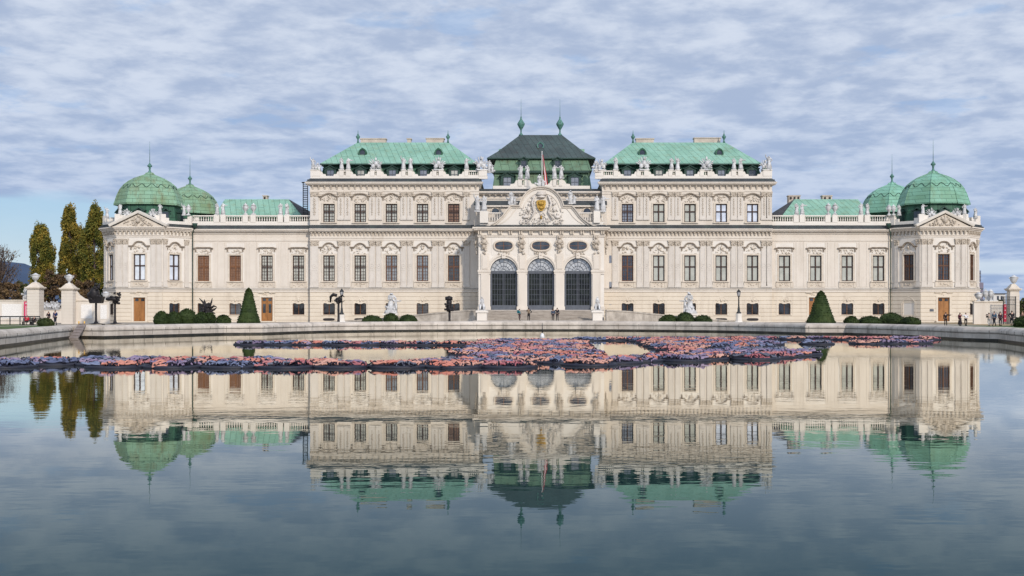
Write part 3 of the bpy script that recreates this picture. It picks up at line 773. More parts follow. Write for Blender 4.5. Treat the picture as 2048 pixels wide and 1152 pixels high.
# ---- low wings
wings = [('left', 372, 620.5, [407,470.5,534,597], 534, [442,505.5,569]), ('right', 1543.5, 1795, [1569,1631.5,1694.5,1757], 1629, [1599,1662,1725])]
styW = {'left': ['shutter','shutter','curtain','curtain'], 'right': ['blind']*4}
for name, p0, p1, wins, dpx, strips in wings:
    D = YW; u0, u1 = U(p0, D), U(p1, D); F_ = T(0, YW, 0); zn = Z(562.3, D)
    hN = [(U(c,D)-WN/2, U(c,D)+WN/2, zn, zn+4.15) for c in wins]
    hG = [(U(c,D)-.95, U(c,D)+.95, zG0, zG0+1.88) for c in wins if abs(c-dpx) > 4]
    dh = (U(dpx,D)-.92, U(dpx,D)+.92, GZ+.05, GZ+4.05)
    mb = MB(); mb.M = F_
    panel(mb, u0, u1, GB, zs_string-.005, hG+[dh]); courses(mb, u0, u1, Z(640), zs_string-.55, hG+[(dh[0]-.3,dh[1]+.3,GB,dh[3]+.2)])
    mb.box(u0,u1,.42,26,GB,zs_string-.006)
    mb.build('ground_storey_wall', m_ground, pal)
    mb = MB(); mb.M = F_
    panel(mb, u0, u1, zs_string, zc1-.6, hN); mb.box(u0, u1, .42, 26, zs_string, zc1-.02)
    for s in strips:
        cu = U(s, D); mb.box(cu-.55, cu+.55, -.05, 0, zs_string+.35, Z(484)); mb.box(cu-.95,cu-.62,-.04,0,zs_string+.35,Z(484)); mb.box(cu+.62,cu+.95,-.04,0,zs_string+.35,Z(484))
    mb.build('wall', m_wall, pal)
    for c in wins: mb = MB(); mb.M = F_; cu = U(c, D); mb.box(cu-1.45, cu+1.45, -.03, 0, zn+4.4, Z(486)); mb.box(cu-1.45,cu-1.25,-.03,0,zs_string+.4,zn+4.4); mb.box(cu+1.25,cu+1.45,-.03,0,zs_string+.4,zn+4.4); mb.build('white_wall_field', m_white, pal)
    g = MB(); g.M = F_; c_ = MB(); c_.M = F_; o_ = MB()
    entablature(None, g, c_, u0, u1, I4, zc1, False, .6, o_)
    g.box(u0,u1,-.26,.0,zs_string+.0005,zs_string+.05); c_.box(u0, u1, -.22, .0, zs_string-.14, zs_string); c_.box(u0, u1, -.12, .0, zs_string-.5, zs_string-.141); c_.box(u0,u1,-.06,0,zs_string+.052,zs_string+.3)
    g.build('eaves_sheet', m_gutter, pal); c_.build('cornice', m_wall, pal)
    for c, s in zip(wins, styW[name]): nobile(T(U(c,D), YW, zn), s, 'flat')
    for c in wins:
        if abs(c-dpx) > 4: lowwin(T(U(c,D), YW, zG0), 'grey' if c in (470.5,) else 'dark')
    door(T(U(dpx,D), YW, GZ+.05), 1.84, 4.0, name == 'left')
    # balustrade
    mb = MB(); mb.M = T(0, YW+.25, 0); zb0, zb1 = Z(450,D)-.05, Z(430.5,D)
    mb.box(u0, u1, -.25, .25, zb0, Z(444.5,D))
    prs = [433,446,490.5,506,560.5,573.5] if name == 'left' else [1592.5,1604.5,1656,1670,1721.5,1734.5]
    ends = ([385.5] if name == 'left' else [1545]) , ([620] if name == 'left' else [1780])
    cuts = sorted([(U(p,D)-.42, U(p,D)+.42) for p in prs]); cur = U(385 if name == 'left' else 1545, D); end = U(620 if name == 'left' else 1790, D)
    for a, b in cuts:
        if a - cur > .3: balusters(mb, cur, a, Z(444.5,D), zb1)
        mb.box(a, b, -.3, .3, Z(444.5,D)-.001, zb1+.06); cur = b
    balusters(mb, cur, end, Z(444.5,D), zb1)
    mb.build('balustrade', m_white, pal)

# ---- central block behind the portico
F_ = T(0, YC+1.5, 0); DC = YC+1.5
mb = MB(); cu0, cu1 = U(950,DC), U(1212,DC)
mb.box(cu0, cu1, .0, BACK-YC-1.5, GB, Z(383,DC)); mb.M = F_
mb.v = [(x, y, z) for x, y, z in mb.v]
mb = MB(); mb.M = F_; mb.box(cu0, cu1, 0, 24, GB, Z(384,DC)); mb.build('wall', m_wall, pal)
g = MB(); c_ = MB(); o_ = MB(); g.M = c_.M = o_.M = F_
g.frus(cu0,cu1,-.8,.3,Z(383.5,DC), cu0,cu1,-.2,.3,Z(378,DC))
c_.box(cu0,cu1,-.9,0,Z(386.5,DC),Z(383.5,DC)-.003); c_.box(cu0,cu1,-.6,0,Z(389,DC),Z(386.5,DC)-.003); c_.box(cu0,cu1,-.12,0,Z(398,DC),Z(396,DC))
for i in range(22): x = cu0+(i+.5)*(cu1-cu0)/22; o_.box(x-.14,x+.14,-.5,0,Z(391.5,DC),Z(389,DC)-.004)
g.frus(cu0,cu1,-3.2,-.02,Z(411,DC-3), cu0,cu1,-2.6,-.02,Z(401,DC-3)); c_.box(cu0,cu1,-3.4,-.02,Z(414,DC-3),Z(411,DC-3)-.003)
c_.box(cu0,cu1,-2.9,-.02,Z(452,DC-3),Z(414,DC-3)-.004)
g.build('eaves_sheet', m_gutter, pal); c_.build('cornice', m_wall, pal); o_.build('console_frieze', m_ornament, pal)
for px in (990.5, 1174):
    M_ = T(U(px,DC-2.9), DC-2.9, Z(427,DC-3))
    mb = MB(); mb.slab([(-.55,0),(.55,0)]+[(.55*math.cos(a),.3+.5*math.sin(a)) for a in [PI*k/8 for k in range(9)]], -.1, .0)
    a_ = mb.build('window', m_pane_dark, pal, M_)
    mb = MB(); mb.sweep([(.6,0)]+[(.6*math.cos(a),.3+.55*math.sin(a)) for a in [PI*k/8 for k in range(9)]]+[(-.6,0)], [(0,0),(0,-.2),(-.15,-.2),(-.15,0)]); mb.build('surround', m_trim, a_, M_)

# ---- portico
DP = YP; F_ = T(0, YP, 0)
pu0, pu1 = U(957,DP), U(1208,DP); arches = [U(1007.5,DP), U(1081.5,DP), U(1156,DP)]
aw = 27.3/F*DP; zsp = Z(543,DP); zab = Z(620,DP); zct = Z(455,DP)
wallp = MB(); wallp.M = F_
def arch_bay(mb, a, b, c, zb, zt):
    # solid either side, curved head
    mb.add([(a,0,zb),(c-aw,0,zb),(c-aw,0,zt),(a,0,zt)], [(0,1,2,3)]); mb.add([(c+aw,0,zb),(b,0,zb),(b,0,zt),(c+aw,0,zt)], [(0,1,2,3)])
    n = 20; pts = [(c-aw*math.cos(PI*k/n), zsp+aw*math.sin(PI*k/n)) for k in range(n+1)]
    for k in range(n):
        (x0,z0),(x1,z1) = pts[k], pts[k+1]
        mb.add([(x0,0,z0),(x1,0,z1),(x1,0,zt),(x0,0,zt)], [(0,1,2,3)])
        mb.add([(x0,0,z0),(x0,.9,z0),(x1,.9,z1),(x1,0,z1)], [(0,1,2,3)])
    for s in (-1,1): mb.add([(c+s*aw,0,zb),(c+s*aw,.9,zb),(c+s*aw,.9,zsp),(c+s*aw,0,zsp)], [(0,1,2,3)])
mids = [pu0, (arches[0]+arches[1])/2, (arches[1]+arches[2])/2, pu1]
for i, c in enumerate(arches): arch_bay(wallp, mids[i], mids[i+1], c, zab, zct-.4)
for xs in (pu0, pu1): wallp.add([(xs,0,GB),(xs,8,GB),(xs,8,zct-.4),(xs,0,zct-.4)], [(0,1,2,3)])
wallp.box(pu0, pu1, 0, 8, GB, zab-.003); wallp.box(pu0+.01, pu1-.01, .91, 8, zct-6.3, zct-.42)
wallp.box(pu0-.01, pu1+.01, .0, 8, zct-.40, zct-.1)
wallp.build('portico_wall', m_white, pal)
edges = [(pu0, arches[0]-aw), (arches[0]+aw, arches[1]-aw), (arches[1]+aw, arches[2]-aw), (arches[2]+aw, pu1)]
for i, (a, b) in enumerate(edges):
    mb = MB(); mb.M = F_; mb.box(a-.12, b+.12, -.26, .5, zsp-.08, zsp+.22); mb.box(a-.05, b+.05, -.16, .5, zsp-.4, zsp-.081); mb.box(a-.1, b+.1, -.22, .5, zab, zab+.55)
    cx_ = (a+b)/2 if i in (1,2) else (U(970,DP) if i == 0 else U(1193,DP)); hw_ = .62
    mb.box(cx_-hw_, cx_+hw_, -.18, .02, zab+.55, zsp-.401)
    mb.box(cx_-hw_, cx_+hw_, -.20, .02, zsp+.23, Z(507,DP)); mb.box(cx_-.42, cx_+.42, -.3, .02, zsp+.4, Z(507,DP)-.3); mb.build('pier', m_wall, pal)
for c in arches:
    mb = MB(); mb.M = F_; pts = [(c-(aw+.05)*math.cos(PI*k/20), zsp+.2+(aw+.05)*math.sin(PI*k/20)) for k in range(21)]
    mb.sweep(pts, [(0,.0),(0,-.12),(.14,-.2),(.42,-.14),(.42,0)])
    mb.box(c-.3,c+.3,-.4,.02,zsp+aw-.1,zsp+aw+.7); mb.build('archivolt', m_wall, pal)
for c in arches: mb = MB(); mb.M = F_; mb.box(c-1.9, c+1.9, -.03, 0, Z(510,DP), Z(476,DP)); mb.build('white_wall_field', m_white, pal)
for c in arches:                     # glazed gates
    M_ = T(c, YP+.55, zab)
    hh = zsp-zab; mb = MB(); t = .07
    mb.box(-aw,-aw+.3,0,.16,0,hh); mb.box(aw-.3,aw,0,.16,0,hh); mb.box(-aw+.3,aw-.3,.01,.15,hh-.32,hh); mb.box(-aw+.3,aw-.3,.01,.15,0,.75)
    for i in range(1,9): x = -aw+.3+(2*aw-.6)*i/9; mb.box(x-.024,x+.024,.06,.12,.75,hh-.32)
    for j in range(1,6): z = .75+(hh-1.07)*j/6; mb.box(-aw+.3,aw-.3,.07,.11,z-.022,z+.022)
    mb.box(-.05,.05,.04,.14,.75,hh-.32)
    gt = mb.build('glazed_gate', m_steel, pal, M_)
    mb = MB(); mb.box(-aw+.02,aw-.02,.17,.2,0,hh); mb.build('pane', m_pane_hall, gt, M_)
    mb = MB()
    for r_ in (1,.72,.45,.2):
        pts = [(-(aw*r_-.06)*math.cos(PI*k/18), hh+(aw*r_-.06)*math.sin(PI*k/18)) for k in range(19)]
        mb.sweep(pts, [(-.025,.03),(-.025,.1),(.025,.1),(.025,.03)] if r_ < 1 else [(-.06,-.02),(-.06,.12),(.06,.12),(.06,-.02)])
    for k in range(1,8):
        a = PI*k/8; mb.tube([(-.2*aw*math.cos(a),.05,hh+.2*aw*math.sin(a)),(-(aw-.05)*math.cos(a),.05,hh+(aw-.05)*math.sin(a))], .024, 5)
    mb.box(-aw,aw,-.03,.13,hh-.06,hh+.12)
    mb.build('fanlight_bars', m_steel, gt, M_)
    mb = MB(); mb.slab([(-(aw-.02)*math.cos(PI*k/18), hh+(aw-.02)*math.sin(PI*k/18)) for k in range(18,-1,-1)], .14, .17); mb.build('fanlight', m_fan, gt, M_)
    # oval window above
    M_ = T(c, YP, Z(491.7,DP)); ow, oh = 1.32, .62
    ov = [(ow*math.copysign(abs(math.cos(t))**.75, math.cos(t)), oh*math.copysign(abs(math.sin(t))**.8, math.sin(t))) for t in [2*PI*k/28 for k in range(28)]]
    mb = MB(); mb.slab([(x*.99,z*.99) for x,z in ov], -.07, -.04); wv = mb.build('oval_window', m_pane_dark, pal, M_)
    mb = MB(); mb.sweep(ov, [(0,0),(0,-.13),(-.1,-.14),(-.1,0)], True); mb.box(-.04,.04,-.10,-.05,-oh,oh); mb.box(-ow,ow,-.095,-.06,-.03,.03); mb.build('frame', m_shutter, wv, M_)
    mb = MB(); mb.sweep([(x*1.06,z*1.1) for x,z in ov], [(.02,0),(.02,-.22),(-.12,-.26),(-.26,-.18),(-.26,0)], True)
    mb.build('surround', m_trim, wv, M_)
    mb = MB(); mb.relief(-.95,.95,-1.45,-.75,-.18,20,.22,int(c*7)+50, lambda x,z: abs(x) < 1.5+z*.45); mb.ell((0,-.25,-1.5),(.3,.2,.4)); mb.build('stucco_relief', m_ornament, wv, M_)
# herm figures on the piers
def herm(mb, x, z0, z1, seed):
    r = random.Random(seed); h_ = z1-z0
    mb.box(x-.35,x+.35,-.4,.02,z0+h_*.35,z0+h_)
    mb.ell((x,-.5,z0+h_*.86),(.22,.24,.28)); mb.ell((x,-.48,z0+h_*.62),(.45,.32,.45)); mb.ell((x,-.4,z0+h_*.38),(.33,.25,.5))
    for s in (-1,1): mb.tube([(x+s*.4,-.45,z0+h_*.7),(x+s*.62,-.5,z0+h_*.55),(x+s*.2,-.65,z0+h_*.48)], .11)
    for k in range(14): mb.ell((x+r.uniform(-.5,.5),-.35,z0+r.uniform(.0,h_*.55)), (.16,.14,.24), (0,r.uniform(-1,1),0))
for i, px in enumerate((968,1043,1119,1192)): mb = MB(); mb.M = F_; herm(mb, U(px,DP), Z(507,DP), Z(470,DP), i); mb.build('herm_relief', m_ornament, pal)
mb = MB()
mb.M = T(pu1,YP,0) @ Matrix.Rotation(PI/2,4,'Z'); herm(mb, 1.2, Z(507,DP), Z(470,DP), 8); mb.build('herm_relief', m_ornament, pal); mb = MB()
mb.M = T(pu0,YP+8,0) @ Matrix.Rotation(-PI/2,4,'Z'); herm(mb, 6.8, Z(507,DP), Z(470,DP), 9)
mb.build('herm_relief', m_ornament, pal)
# portico entablature
g = MB(); c_ = MB(); o_ = MB(); g.M = c_.M = o_.M = F_
e0, e1 = pu0-.0, pu1+.0
c_.box(e0-.9,e1+.9,-.9,8,zct-.22,zct+.06); c_.box(e0-.7,e1+.7,-.7,8,zct-.45,zct-.221); c_.box(e0-.12,e1+.12,-.12,8,zct-1.5,zct-1.3)
c_.box(e0-.2,e1+.2,-.2,8,zct-1.3,zct-1.12)
g.frus(e0-.95,e1+.95,-.95,8,zct+.062,e0-.2,e1+.2,-.2,8,zct+.4)
for i in range(13):
    x = e0+.2+(e1-e0-.4)*i/12
    for s in (-.16,.16): o_.box(x+s-.1,x+s+.1,-.42,0,zct-1.1,zct-.452)
for x in arches[:0]: pass
g.build('eaves_sheet', m_gutter, pal); c_.build('cornice', m_wall, pal); o_.build('console_frieze', m_trim, pal)
# curved pediment
half = [(0,373),(10,373.8),(18,376),(25,380),(31,385),(37,392),(41.5,400),(44,407),(45,410.5),(61,410.5),(64,413),(70,420),(77.5,430.5),(85,438),(93,444.5),(103,450),(117,453.8)]
def PD(dx_, y): return (dx_/F*DP, Z(y,DP))
cxp = U(1083,DP)
right_ = [(cxp+PD(a,b)[0], PD(a,b)[1]) for a,b in half]; left_ = [(cxp-PD(a,b)[0], PD(a,b)[1]) for a,b in half[1:]]
outline = left_[::-1] + right_
mb = MB(); mb.M = F_
mb.slab([(x, z-.12) for x, z in outline][::-1] + [(outline[0][0], zct+.07),(outline[-1][0], zct+.07)], -.15, 1.6)
pdm = mb.build('pediment', m_white, pal)
mb = MB(); mb.M = F_; mb.sweep(outline, [(-.42,-.1),(-.42,-.35),(-.22,-.38),(-.16,-.62),(0,-.68),(.04,1.6),(-.3,1.6)]); mb.sweep([(x*.0+ (x-cxp)*.80+cxp, (z-zct)*.80+zct+.25) for x,z in outline[1:-1]], [(-.06,-.1),(-.06,-.24),(.06,-.24),(.06,-.1)])
mb.build('raking_cornice', m_wall, pdm)
def pp(px, py): return U(px,DP), Z(py,DP)
mb = MB(); mb.M = F_; r = random.Random(11)
def inner(x, z):                     # trophies pile into a pyramid either side of the shield
    d = abs(x-cxp); zz_ = z-(zct+.5); return zz_ < 6.0-d*1.15 and not (d < .75 and 2.6 < zz_ < 5)
mb.relief(cxp-3.4,cxp+3.4,zct+.6,zct+5.2,-.30,230,.17,77,inner)
mb.relief(cxp-3.3,cxp+3.3,zct+.5,zct+1.3,-.38,60,.17,78)
for s in (-1,1):
    mb.tube([(cxp+s*1.0,-.45,zct+5.0),(cxp+s*1.5,-.5,zct+3.8),(cxp+s*1.1,-.5,zct+2.4),(cxp+s*1.7,-.5,zct+1.3)], [.13,.18,.17,.13])
    mb.ell((cxp+s*1.9,-.4,zct+3.6),(.2,.2,.24)); mb.ell((cxp+s*2.0,-.35,zct+2.8),(.32,.22,.45)); mb.ell((cxp+s*2.5,-.35,zct+1.6),(.55,.22,.28)); mb.ell((cxp+s*1.3,-.4,zct+4.6),(.2,.2,.22))
mb.ell((cxp,-.4,zct+5.15),(1.0,.35,.25)); mb.ell((cxp,-.4,zct+5.35),(.8,.3,.32)); mb.ell((cxp,-.5,zct+4.75),(.75,.3,.22))
mb.build('trophy_relief', m_trophy, pdm)
mb = MB(); mb.M = T(cxp-.05, YP-.45, zct+3.4)
sh = [(x*.95,z*.82) for x,z in [(-.72,.95),(-.3,1.02),(.3,1.02),(.72,.95),(.78,.3),(.62,-.45),(.3,-.95),(0,-1.1),(-.3,-.95),(-.62,-.45),(-.78,.3)]]
mb.slab(sh[::-1], -.12, .2); mb.ell((0,-.12,.3),(.58,.2,.42)); mb.ell((0,-.12,-.38),(.44,.2,.32)); mb.ell((0,.05,-1.85),(.2,.12,.38)); 
mb.build('gilded_shield', m_gold, pdm)
# small balustrades beside the pediment
mb = MB(); mb.M = T(0, YP+3.2, 0); Db = YP+3.2
mb.box(U(960,Db),U(1007,Db),-.2,.2,Z(450,Db),Z(446,Db)); mb.box(U(1155,Db),U(1206,Db),-.2,.2,Z(450,Db),Z(446,Db))
balusters(mb, U(977,Db), U(1007,Db), Z(446,Db), Z(425,Db)); balusters(mb, U(1155,Db), U(1187,Db), Z(446,Db), Z(425,Db))
for a, b in ((960,977),(1187,1200)): mb.box(U(a,Db),U(b,Db),-.6,.3,Z(446,Db)-.01,Z(423,Db))
balusters(mb, U(1200,Db), U(1209,Db), Z(446,Db), Z(425,Db))
mb.build('balustrade', m_white, pal)

# ---- pediment of a pavilion etc. built in functions
def pavilion(s, sx):
    # plan, left pavilion in true coordinates; mirrored for the right one
    f0, f1 = -67.13, -59.85; dx_, dy_ = 3.45, 3.95; q = []
    P = [(f0,YF),(f1,YF),(f1+dx_,YF+dy_),(f1+dx_,YF+dy_+3.4),(f1,YF+2*dy_+3.4),(f0,YF+2*dy_+3.4),(f0-dx_,YF+dy_+3.4),(f0-dx_,YF+dy_)]
    if s > 0: P = [(-x+sx, y) for x, y in P][::-1]
    fr_i = [i for i in range(8) if abs(P[i][1]-YF) < .01 and abs(P[(i+1)%8][1]-YF) < .01][0]
    D = YF; z1, z2, ztop = Z(577.5,D), Z(560.5,D), Z(447.0,D)
    faces = {}
    for off, key in ((-1,'a'),(0,'b'),(1,'c')):
        i = (fr_i+off) % 8; faces[key] = (P[i], P[(i+1)%8])
    lowm = MB(); upm = MB(); g = MB(); c_ = MB(); o_ = MB(); wf = MB()
    inn = offset_poly(P, -.42); lowm.prism(inn, GB, z1-.006); upm.prism(inn, z1, ztop-.05)
    for i in range(8):
        p0, p1 = P[i], P[(i+1)%8]; M_ = frame(p0, p1); ln = math.dist(p0, p1)
        key = [k for k, v in faces.items() if v == (p0, p1)]
        key = key[0] if key else None
        hN, hG = [], []
        if key == 'b': cu = ln/2; 
        elif key: # window nearer the front corner
            cu = 2.15 if ((key == 'c')) else ln-2.15
        if key:
            zn = z2; hN = [(cu-WN/2, cu+WN/2, zn, zn+4.15)]
            if key == 'b': hG = [(cu-.93,cu+.93,GZ+.05,GZ+4.0)]
            else: hG = [(cu-.95,cu+.95,zG0,zG0+1.88)]
        panel(lowm, 0, ln, GB, z1-.005, hG, .4, M_)
        courses(lowm, .0, ln, Z(640), z1-.55, [(h[0]-(.3 if key=='b' else 0), h[1]+(.3 if key=='b' else 0), h[2], h[3]+.1) for h in hG], M=M_)
        panel(upm, 0, ln, z1, ztop-.5, hN, .4, M_)
        if key:
            fsty = ('pale' if s < 0 else 'dark')
            nobile(M_ @ T(cu,0,z2), fsty, 'ogee' if key == 'b' else 'arch')
            wf = MB(); wf.box(cu-1.75 if key=='b' else cu-1.5, cu+1.75 if key == 'b' else cu+1.5, -.025, 0, z2+4.4, Z(475,D), M_); wf.build('white_wall_field', m_white, pal)
            zc_, zp_ = Z(477,D), Z(574,D)
            if key == 'b':
                door(M_ @ T(cu,0,GZ+.05), 1.86, 3.95, False)
                for pu in (.5,1.45,ln-1.45,ln-.5): pilaster(M_ @ T(pu,0,zp_), .82, zp_, zc_)
            else:
                if s > 0 and key == 'a':
                    mb = MB(); mb.box(cu-.95,cu+.95,.05,.12,zG0,zG0+1.88,M_); mb.build('blind_window', m_white, pal)
                    lowwin_blank = MB()
                    pth = [(cu-1.3+0,zG0),(cu-1.3,zG0+1.9),(cu-.6,zG0+2.6),(cu,zG0+2.9),(cu+.6,zG0+2.6),(cu+1.3,zG0+1.9),(cu+1.3,zG0)]
                    lowwin_blank.M = M_; lowwin_blank.sweep(pth, [(-.06,0),(-.06,-.1),(.06,-.1),(.06,0)]); lowwin_blank.build('surround', m_ground, pal.children[-1] if False else [o for o in bpy.data.objects if o.name.startswith('blind_window')][-1])
                elif not (s < 0 and key == 'a'): lowwin(M_ @ T(cu,0,zG0), 'dark')
                else: lowwin(M_ @ T(cu,0,zG0), 'dark')
                for pu in ((.42, ln-.95) if key == 'c' else (.95, ln-.42)): pilaster(M_ @ T(pu,0,zp_), .72, zp_, zc_)
        n = int(ln/.62)
        for k in range(n):
            x = (k+.5)*ln/n; o_.box(x-.12,x+.12,-.34,0,Z(466,D),Z(461.5,D),M_); o_.box(x-.10,x+.10,-.22,0,Z(469,D),Z(466,D)-.003,M_)
    g.prism(offset_poly(P,.62), ztop-.5, ztop-.25); g.prism(offset_poly(P,.35), ztop-.248, ztop)
    c_.prism(offset_poly(P,.75), ztop-.70, ztop-.503); c_.prism(offset_poly(P,.55), ztop-.92, ztop-.703); c_.prism(offset_poly(P,.36), ztop-1.12, ztop-.923)
    c_.prism(offset_poly(P,.09), Z(474,D), Z(471,D)); c_.prism(offset_poly(P,.16), Z(471,D)+.002, Z(469.4,D))
    g.prism(offset_poly(P,.26), z1+.0005, z1+.05); c_.prism(offset_poly(P,.22), z1-.14, z1); c_.prism(offset_poly(P,.12), z1-.5, z1-.141); c_.prism(offset_poly(P,.07), z1+.052, z1+.3); c_.prism(offset_poly(P,.1), z2-.32, z2-.2)
    lowm.build('ground_storey_wall', m_ground, pal); upm.build('wall', m_white if s > 0 else m_white, pal)
    g.build('eaves_sheet', m_gutter, pal); c_.build('cornice', m_wall, pal); o_.build('console_frieze', m_ornament, pal)
    # pediment over the front face
    p0, p1 = faces['b']; M_ = frame(p0, p1); ln = math.dist(p0, p1); zb = ztop-.5; ap = Z(427.5,D)
    mb = MB(); mb.M = M_; mb.slab([(-.2,zb+.0),(ln+.2,zb+.0),(ln/2,ap-.15)], -.66, 1.6)
    pd_ = mb.build('pediment', m_trim, pal)
    mb = MB(); mb.M = M_; mb.sweep([(-.85,zb),(ln/2,ap+.1),(ln+.85,zb)], [(-.05,-.6),(-.05,-.85),(.12,-.92),(.34,-.98),(.36,1.6),(-.05,1.6)]); mb.build('raking_cornice', m_white, pd_)
    mb = MB(); mb.M = M_; mb.relief(.5,ln-.5,zb+.15,ap-.2,-.72,70,.24,31+s, lambda x,z: z < zb+ (ap-zb)*(1-abs(x-ln/2)/(ln/2))-.25); mb.ell((ln/2,-.78,zb+.95),(.4,.2,.55)); mb.build('stucco_relief', m_ornament, pd_)
    # parapet round the roof
    Q = offset_poly(P, -.25); mb = MB()
    for i in range(8):
        a, b = Q[i], Q[(i+1)%8]; Mq = frame(a, b); l2 = math.dist(a, b); mb.box(0,l2,-.2,.2,ztop-.02,Z(440.5,D),Mq)
        mb.box(-.4,.45,-.32,.32,ztop,Z(428,D),Mq)
        if (a, b) and i != fr_i:
            mb.box(.45,1.1,-.18,.18,Z(440.5,D)+.001,Z(435,D),Mq); mb.box(l2-1.1,l2-.4,-.18,.18,Z(440.5,D)+.001,Z(435,D),Mq)
        else:
            mb.box(.45,1.2,-.15,.15,Z(440.5,D)+.001,Z(430,D),Mq); mb.box(l2-1.2,l2-.4,-.15,.15,Z(440.5,D)+.001,Z(430,D),Mq)
    mb.build('parapet', m_white, pal)
    return P
PavL = pavilion(-1, 0); PavR = pavilion(1, .35)

# ---- domes
def finial(mb, x, y, z, k=1.0, spike=3.0):
    mb.lathe([(.55*k,0),(.42*k,.35*k),(.22*k,.7*k),(.18*k,1.1*k),(.30*k,1.25*k),(.18*k,1.4*k),(.5*k,1.62*k),(.52*k,1.85*k),(.30*k,2.1*k),(.10*k,2.4*k),(.06*k,2.7*k)], 12, (x,y,z))
    mb.tube([(x,y,z+2.6*k),(x,y,z+2.6*k+spike)], [.05,.015], 5)
def dome(px, D, k, m, eave_y, scallop=True, drum=True):
    x, y = U(px, D), D; ze = Z(eave_y, D)
    pr = [(5.25*k,0),(5.48*k,.0),(5.50*k,.22*k),(5.30*k,.8*k),(5.02*k,1.7*k),(4.6*k,2.6*k),(4.0*k,3.4*k),(3.2*k,4.05*k),(2.3*k,4.55*k),(1.4*k,4.9*k),(.75*k,5.15*k),(.5*k,5.5*k)]
    sc_ = 1/math.cos(PI/8)*.985
    pr = [(r_*sc_*.94, z_) for r_, z_ in pr]
    mb = MB(); mb.lathe(pr, 8, (x,y,ze), .5, smooth=False); dm = mb.build('dome', m, pal)
    if scallop:
        mb = MB(); rows = []
        def rad(z_):
            for (r0,a),(r1,b) in zip(pr[1:], pr[2:]):
                if a <= z_ <= b: return r0+(r1-r0)*(z_-a)/(b-a)
            return pr[-1][0]
        pts = []
        for kk in range(161):
            a = 2*PI*kk/160; ph = (a/(PI/4)-.5) % 1.0
            z_ = (3.05+.28*math.cos(4*PI*(ph-.5)))*k
            rr_ = rad(z_)*math.cos(PI/8)/math.cos((ph-.5)*PI/4)+.03
            pts.append((x+rr_*math.cos(a), y+rr_*math.sin(a), ze+z_))
        mb.tube(pts, .055, 5, False); mb.build('scalloped_seam', m_dkgreen, dm)
        mb = MB()
        for i in range(8):
            a = 2*PI*(i+.5)/8; mb.tube([(x+(r_+.02)*math.cos(a), y+(r_+.02)*math.sin(a), ze+z_) for r_, z_ in pr[1:]], .07, 5)
        mb.build('rib', m, dm)
    mb = MB(); finial(mb, x, y, ze+5.3*k, .74*k, 3.4); mb.build('finial', m_brass, dm)
    mb = MB(); mb.lathe([(5.35*k*.985,-3.2),(5.1*k*.985,-1.2),(4.95*k*.985,-.0)], 8, (x,y,ze), .5, smooth=False)
    mb.build('drum', m_mansard, dm)
    for i in range(8):
        a = -PI/2+i*PI/4; nx, ny = math.cos(a), math.sin(a)
        if ny > .1: continue
        M_ = Matrix(((-ny, -nx, 0, x+nx*4.9*k),(nx, -ny, 0, y+ny*4.9*k),(0,0,1,ze-2.7),(0,0,0,1)))
        mb = MB(); mb.box(-.75,.75,-.35,.3,0,1.7); mb.sweep([(-1.0,1.65),(-.5,1.8),(0,2.15),(.5,1.8),(1.0,1.65)], [(-.12,-.5),(.05,-.5),(.05,.3),(-.12,.3)])
        dr = mb.build('drum_window', m_dkgreen, dm, M_)
        mb = MB(); mb.box(-.5,.5,-.38,-.353,.25,1.5); mb.build('pane', m_pane_dark, dr, M_)
    return dm
dome(299.5, YF+5.67, 1.0, m_dome, 413)
dome(1866.3, YF+5.67, 1.03, m_dome_r, 412)
dome(380, 217.5, 1.0, m_dome, 430)
dome(1784, 217.5, 1.03, m_dome_r, 428)

# ---- roofs
def hip(name, m, x0, x1, y0, y1, z0, r0, r1, yr, z1, yr2=None, flare=None):
    yr2 = yr2 or yr + .2; mb = MB()
    mb.add([(x0,y0,z0),(x1,y0,z0),(x1,y1,z0),(x0,y1,z0),(r0,yr,z1),(r1,yr,z1),(r1,yr2,z1),(r0,yr2,z1)],
           [(0,3,2,1),(4,5,6,7),(0,1,5,4),(1,2,6,5),(2,3,7,6),(3,0,4,7)])
    return mb.build(name, m, pal)
def dormer(M, root, k=1.0, pane=None, light=False):
    mb = MB(); w_ = .95*k; h_ = 1.75*k
    mb.box(-w_, -w_*.62, -.3, 1.0, 0, h_); mb.box(w_*.62, w_, -.3, 1.0, 0, h_); mb.box(-w_*.62, w_*.62, -.3, 1.0, h_*.88, h_); mb.box(-w_*.62,w_*.62,-.1,1.0,0,h_*.1)
    pth = [(-w_*1.25,h_),(-w_*.8,h_*1.04),(-w_*.4,h_*1.16),(0,h_*1.3),(w_*.4,h_*1.16),(w_*.8,h_*1.04),(w_*1.25,h_)]
    mb.sweep(pth, [(-.06,-.5),(.1,-.55),(.1,1.0),(-.06,1.0)])
    mb.slab([(-w_,h_),(w_,h_),(w_*.4,h_*1.14),(0,h_*1.27),(-w_*.4,h_*1.14)], -.28, 1.0)
    d = mb.build('dormer', m_dkgreen, root, M)
    mb = MB(); mb.box(-w_*.62, w_*.62, -.12, -.08, .1, h_*.88); mb.build('pane', pane or m_pane_grey, d, M)
    mb = MB(); mb.box(-.03,.03,-.2,-.12,.1,h_*.88); mb.box(-w_*.6,w_*.6,-.19,-.125,h_*.45,h_*.5); mb.box(-w_*.62,-w_*.54,-.2,-.13,.1,h_*.88); mb.box(w_*.54,w_*.62,-.2,-.13,.1,h_*.88); mb.build('frame', m_steel, d, M)
    return d
